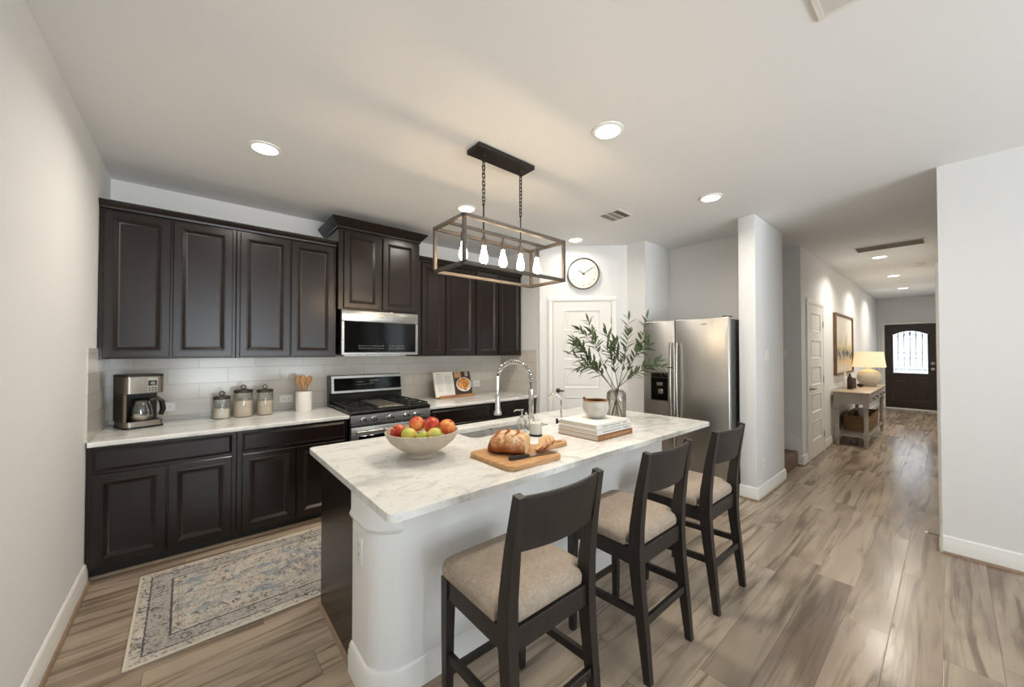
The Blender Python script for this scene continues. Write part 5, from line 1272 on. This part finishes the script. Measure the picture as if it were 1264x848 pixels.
for sx in (-1, 1):
    for sy in (-1, 1):
        x, y = sx * (HX - 0.035), sy * (HY - 0.035)
        m = MB(); m.box(x - 0.034, x + 0.034, y - 0.034, y + 0.034, 0.60, 0.8245, 0.003, 1)
        m.lathe([(0, 0.60), (0.03, 0.60), (0.022, 0.585), (0.032, 0.57), (0.024, 0.55), (0.030, 0.45), (0.026, 0.27), (0.032, 0.255), (0.024, 0.24), (0.03, 0.225), (0, 0.225)], 16, (x, y, 0))
        m.box(x - 0.034, x + 0.034, y - 0.034, y + 0.034, 0.125, 0.225, 0.003, 1)
        m.lathe([(0, 0.125), (0.032, 0.125), (0.026, 0.10), (0.030, 0.085), (0.02, 0.0), (0, 0.0)], 16, (x, y, 0)); part(m, 'leg', 'console', ct)
part(MB().box(-HX + 0.02, HX - 0.02, -HY + 0.02, HY - 0.02, 0.150, 0.172, 0.003, 1), 'shelf', 'console', ct)
lp = thing('table_lamp', 'cream ceramic table lamp with lit linen shade on the console', 'lamp', (9.40, 0.965, 0.8505), 0)
part(MB().lathe([(0, 0), (0.085, 0), (0.09, 0.012), (0.14, 0.06), (0.168, 0.13), (0.165, 0.20), (0.13, 0.265), (0.06, 0.295), (0.03, 0.305), (0.026, 0.335), (0, 0.335)], 36), 'base', 'lamp_base', lp)
part(MB().tube([(0, 0, 0.33), (0, 0, 0.40)], 0.008, 8), 'stem', 'nickel', lp)
m = MB(); m.lathe([(0.228, 0.345), (0.195, 0.622), (0.192, 0.622), (0.225, 0.345), (0.228, 0.345)], 40); part(m, 'lamp_shade', 'shade', lp, 'glowing cream shade')
part(MB().ball((0, 0, 0.45), 0.035, n=14), 'bulb', emis('lamp_bulb', (255, 222, 176), 2.0), lp)
def bottle(label, x, y, prof, mat, name='vase', cat='vase'):
    return single(MB().lathe(prof, 20), name, mat, label, cat, (x, y, 0.8505))
bottle('tall slim dark bottle vase at the front of the console', 8.32, 1.085, [(0, 0), (0.036, 0), (0.04, 0.01), (0.038, 0.17), (0.03, 0.20), (0.016, 0.215), (0.015, 0.255), (0, 0.255)], simple('dark_brown_glaze', (46, 34, 28), 0.35))
bottle('shorter brown cylinder vase beside the dark bottle', 8.62, 1.085, [(0, 0), (0.036, 0), (0.04, 0.008), (0.038, 0.165), (0.03, 0.175), (0, 0.17)], simple('mid_brown_glaze', (92, 70, 56), 0.4))
bottle('slender white bottle behind the dark bottle vase', 8.46, 1.165, [(0, 0), (0.034, 0), (0.036, 0.16), (0.02, 0.20), (0.014, 0.21), (0.013, 0.28), (0, 0.28)], 'ceramic')
single(MB().ball((0, 0, 0.036), 0.045, sz=0.8, n=16), 'decor_ball', 'plastic', 'small round dark ornament in front of the lamp', 'ornament', (8.93, 1.03, 0.8505))
bs = thing('wicker_basket', 'brown wicker basket on the lower shelf of the console', 'basket', (8.86, 1.01, 0.1725), 0)
m = MB(); rings = []
for z, e in ((0, 0.0), (0.10, 0.008), (0.235, 0.012), (0.235, -0.004), (0.10, -0.008), (0.012, -0.014)):
    rings.append([(x, y, z) for x, y in rrect(-0.60 - e, 0.60 + e, -0.145 - e, 0.145 + e, 0.03, 4)])
m.loft(rings); part(m, 'body', 'wicker', bs)
m = MB(); pts = [(x, y, 0.24) for x, y in rrect(-0.612, 0.612, -0.157, 0.157, 0.03, 4)]; m.tube(pts + [pts[0]], 0.012, 8); part(m, 'rim', 'wicker', bs)
m = MB()
for x in (-0.616, 0.616): m.tube(bez((x, -0.06, 0.17), (x * 1.06, 0, 0.20), (x, 0.06, 0.17), 8), 0.009, 6)
part(m, 'handle', 'wicker', bs)
single(MB().lathe([(0, 0), (0.05, 0), (0.055, 0.02), (0.055, 0.22), (0.03, 0.26), (0.022, 0.30), (0, 0.30)], 18), 'bottle', 'plastic', 'black bottle standing in the wicker basket', 'bottle', (8.50, 1.03, 0.188))
m = MB(); m.box(-0.11, 0.11, -0.07, 0.07, 0, 0.30, 0.01, 2); single(m, 'folded_towel', simple('towel_white', (222, 216, 208), 0.95, bump=0.4, bscale=180), 'folded off-white towel standing in the wicker basket', 'towel', (8.86, 1.02, 0.188))
ar = thing('framed_art', 'tall framed abstract landscape painting above the console', 'picture', (8.86, 1.2495, 1.605), 0)
w2, h2 = 0.83, 0.52
m = MB()
for x0, x1, z0, z1 in ((-w2, w2, h2 - 0.035, h2), (-w2, w2, -h2, -h2 + 0.035), (-w2, -w2 + 0.035, -h2 + 0.035, h2 - 0.035), (w2 - 0.035, w2, -h2 + 0.035, h2 - 0.035)): m.box(x0, x1, -0.045, 0, z0, z1, 0.003, 1)
part(m, 'frame', 'frame_wood', ar)
part(MB().box(-w2 + 0.035, w2 - 0.035, -0.02, -0.001, -h2 + 0.035, h2 - 0.035), 'mat_board', 'mat_board', ar)
part(MB().box(-w2 + 0.06, w2 - 0.06, -0.024, -0.0205, -h2 + 0.06, h2 - 0.06), 'canvas', 'art', ar)
ds = thing('door_stop', 'small spring door stop on the hall baseboard', 'door stop', (4.38, 0.0665, 0.065), 0)
m = MB(); coil = [(0.006 * math.cos(i * 0.9), i * 0.0007, 0.006 * math.sin(i * 0.9)) for i in range(90)]; m.tube(coil, 0.0016, 5); m.cyl((0, 0, 0), (0, 0.006, 0), 0.012, n=12); part(m, 'spring', 'nickel', ds)
part(MB().cyl((0, 0.06, 0), (0, 0.078, 0), 0.010, 0.008, 12), 'rubber_tip', 'white', ds)
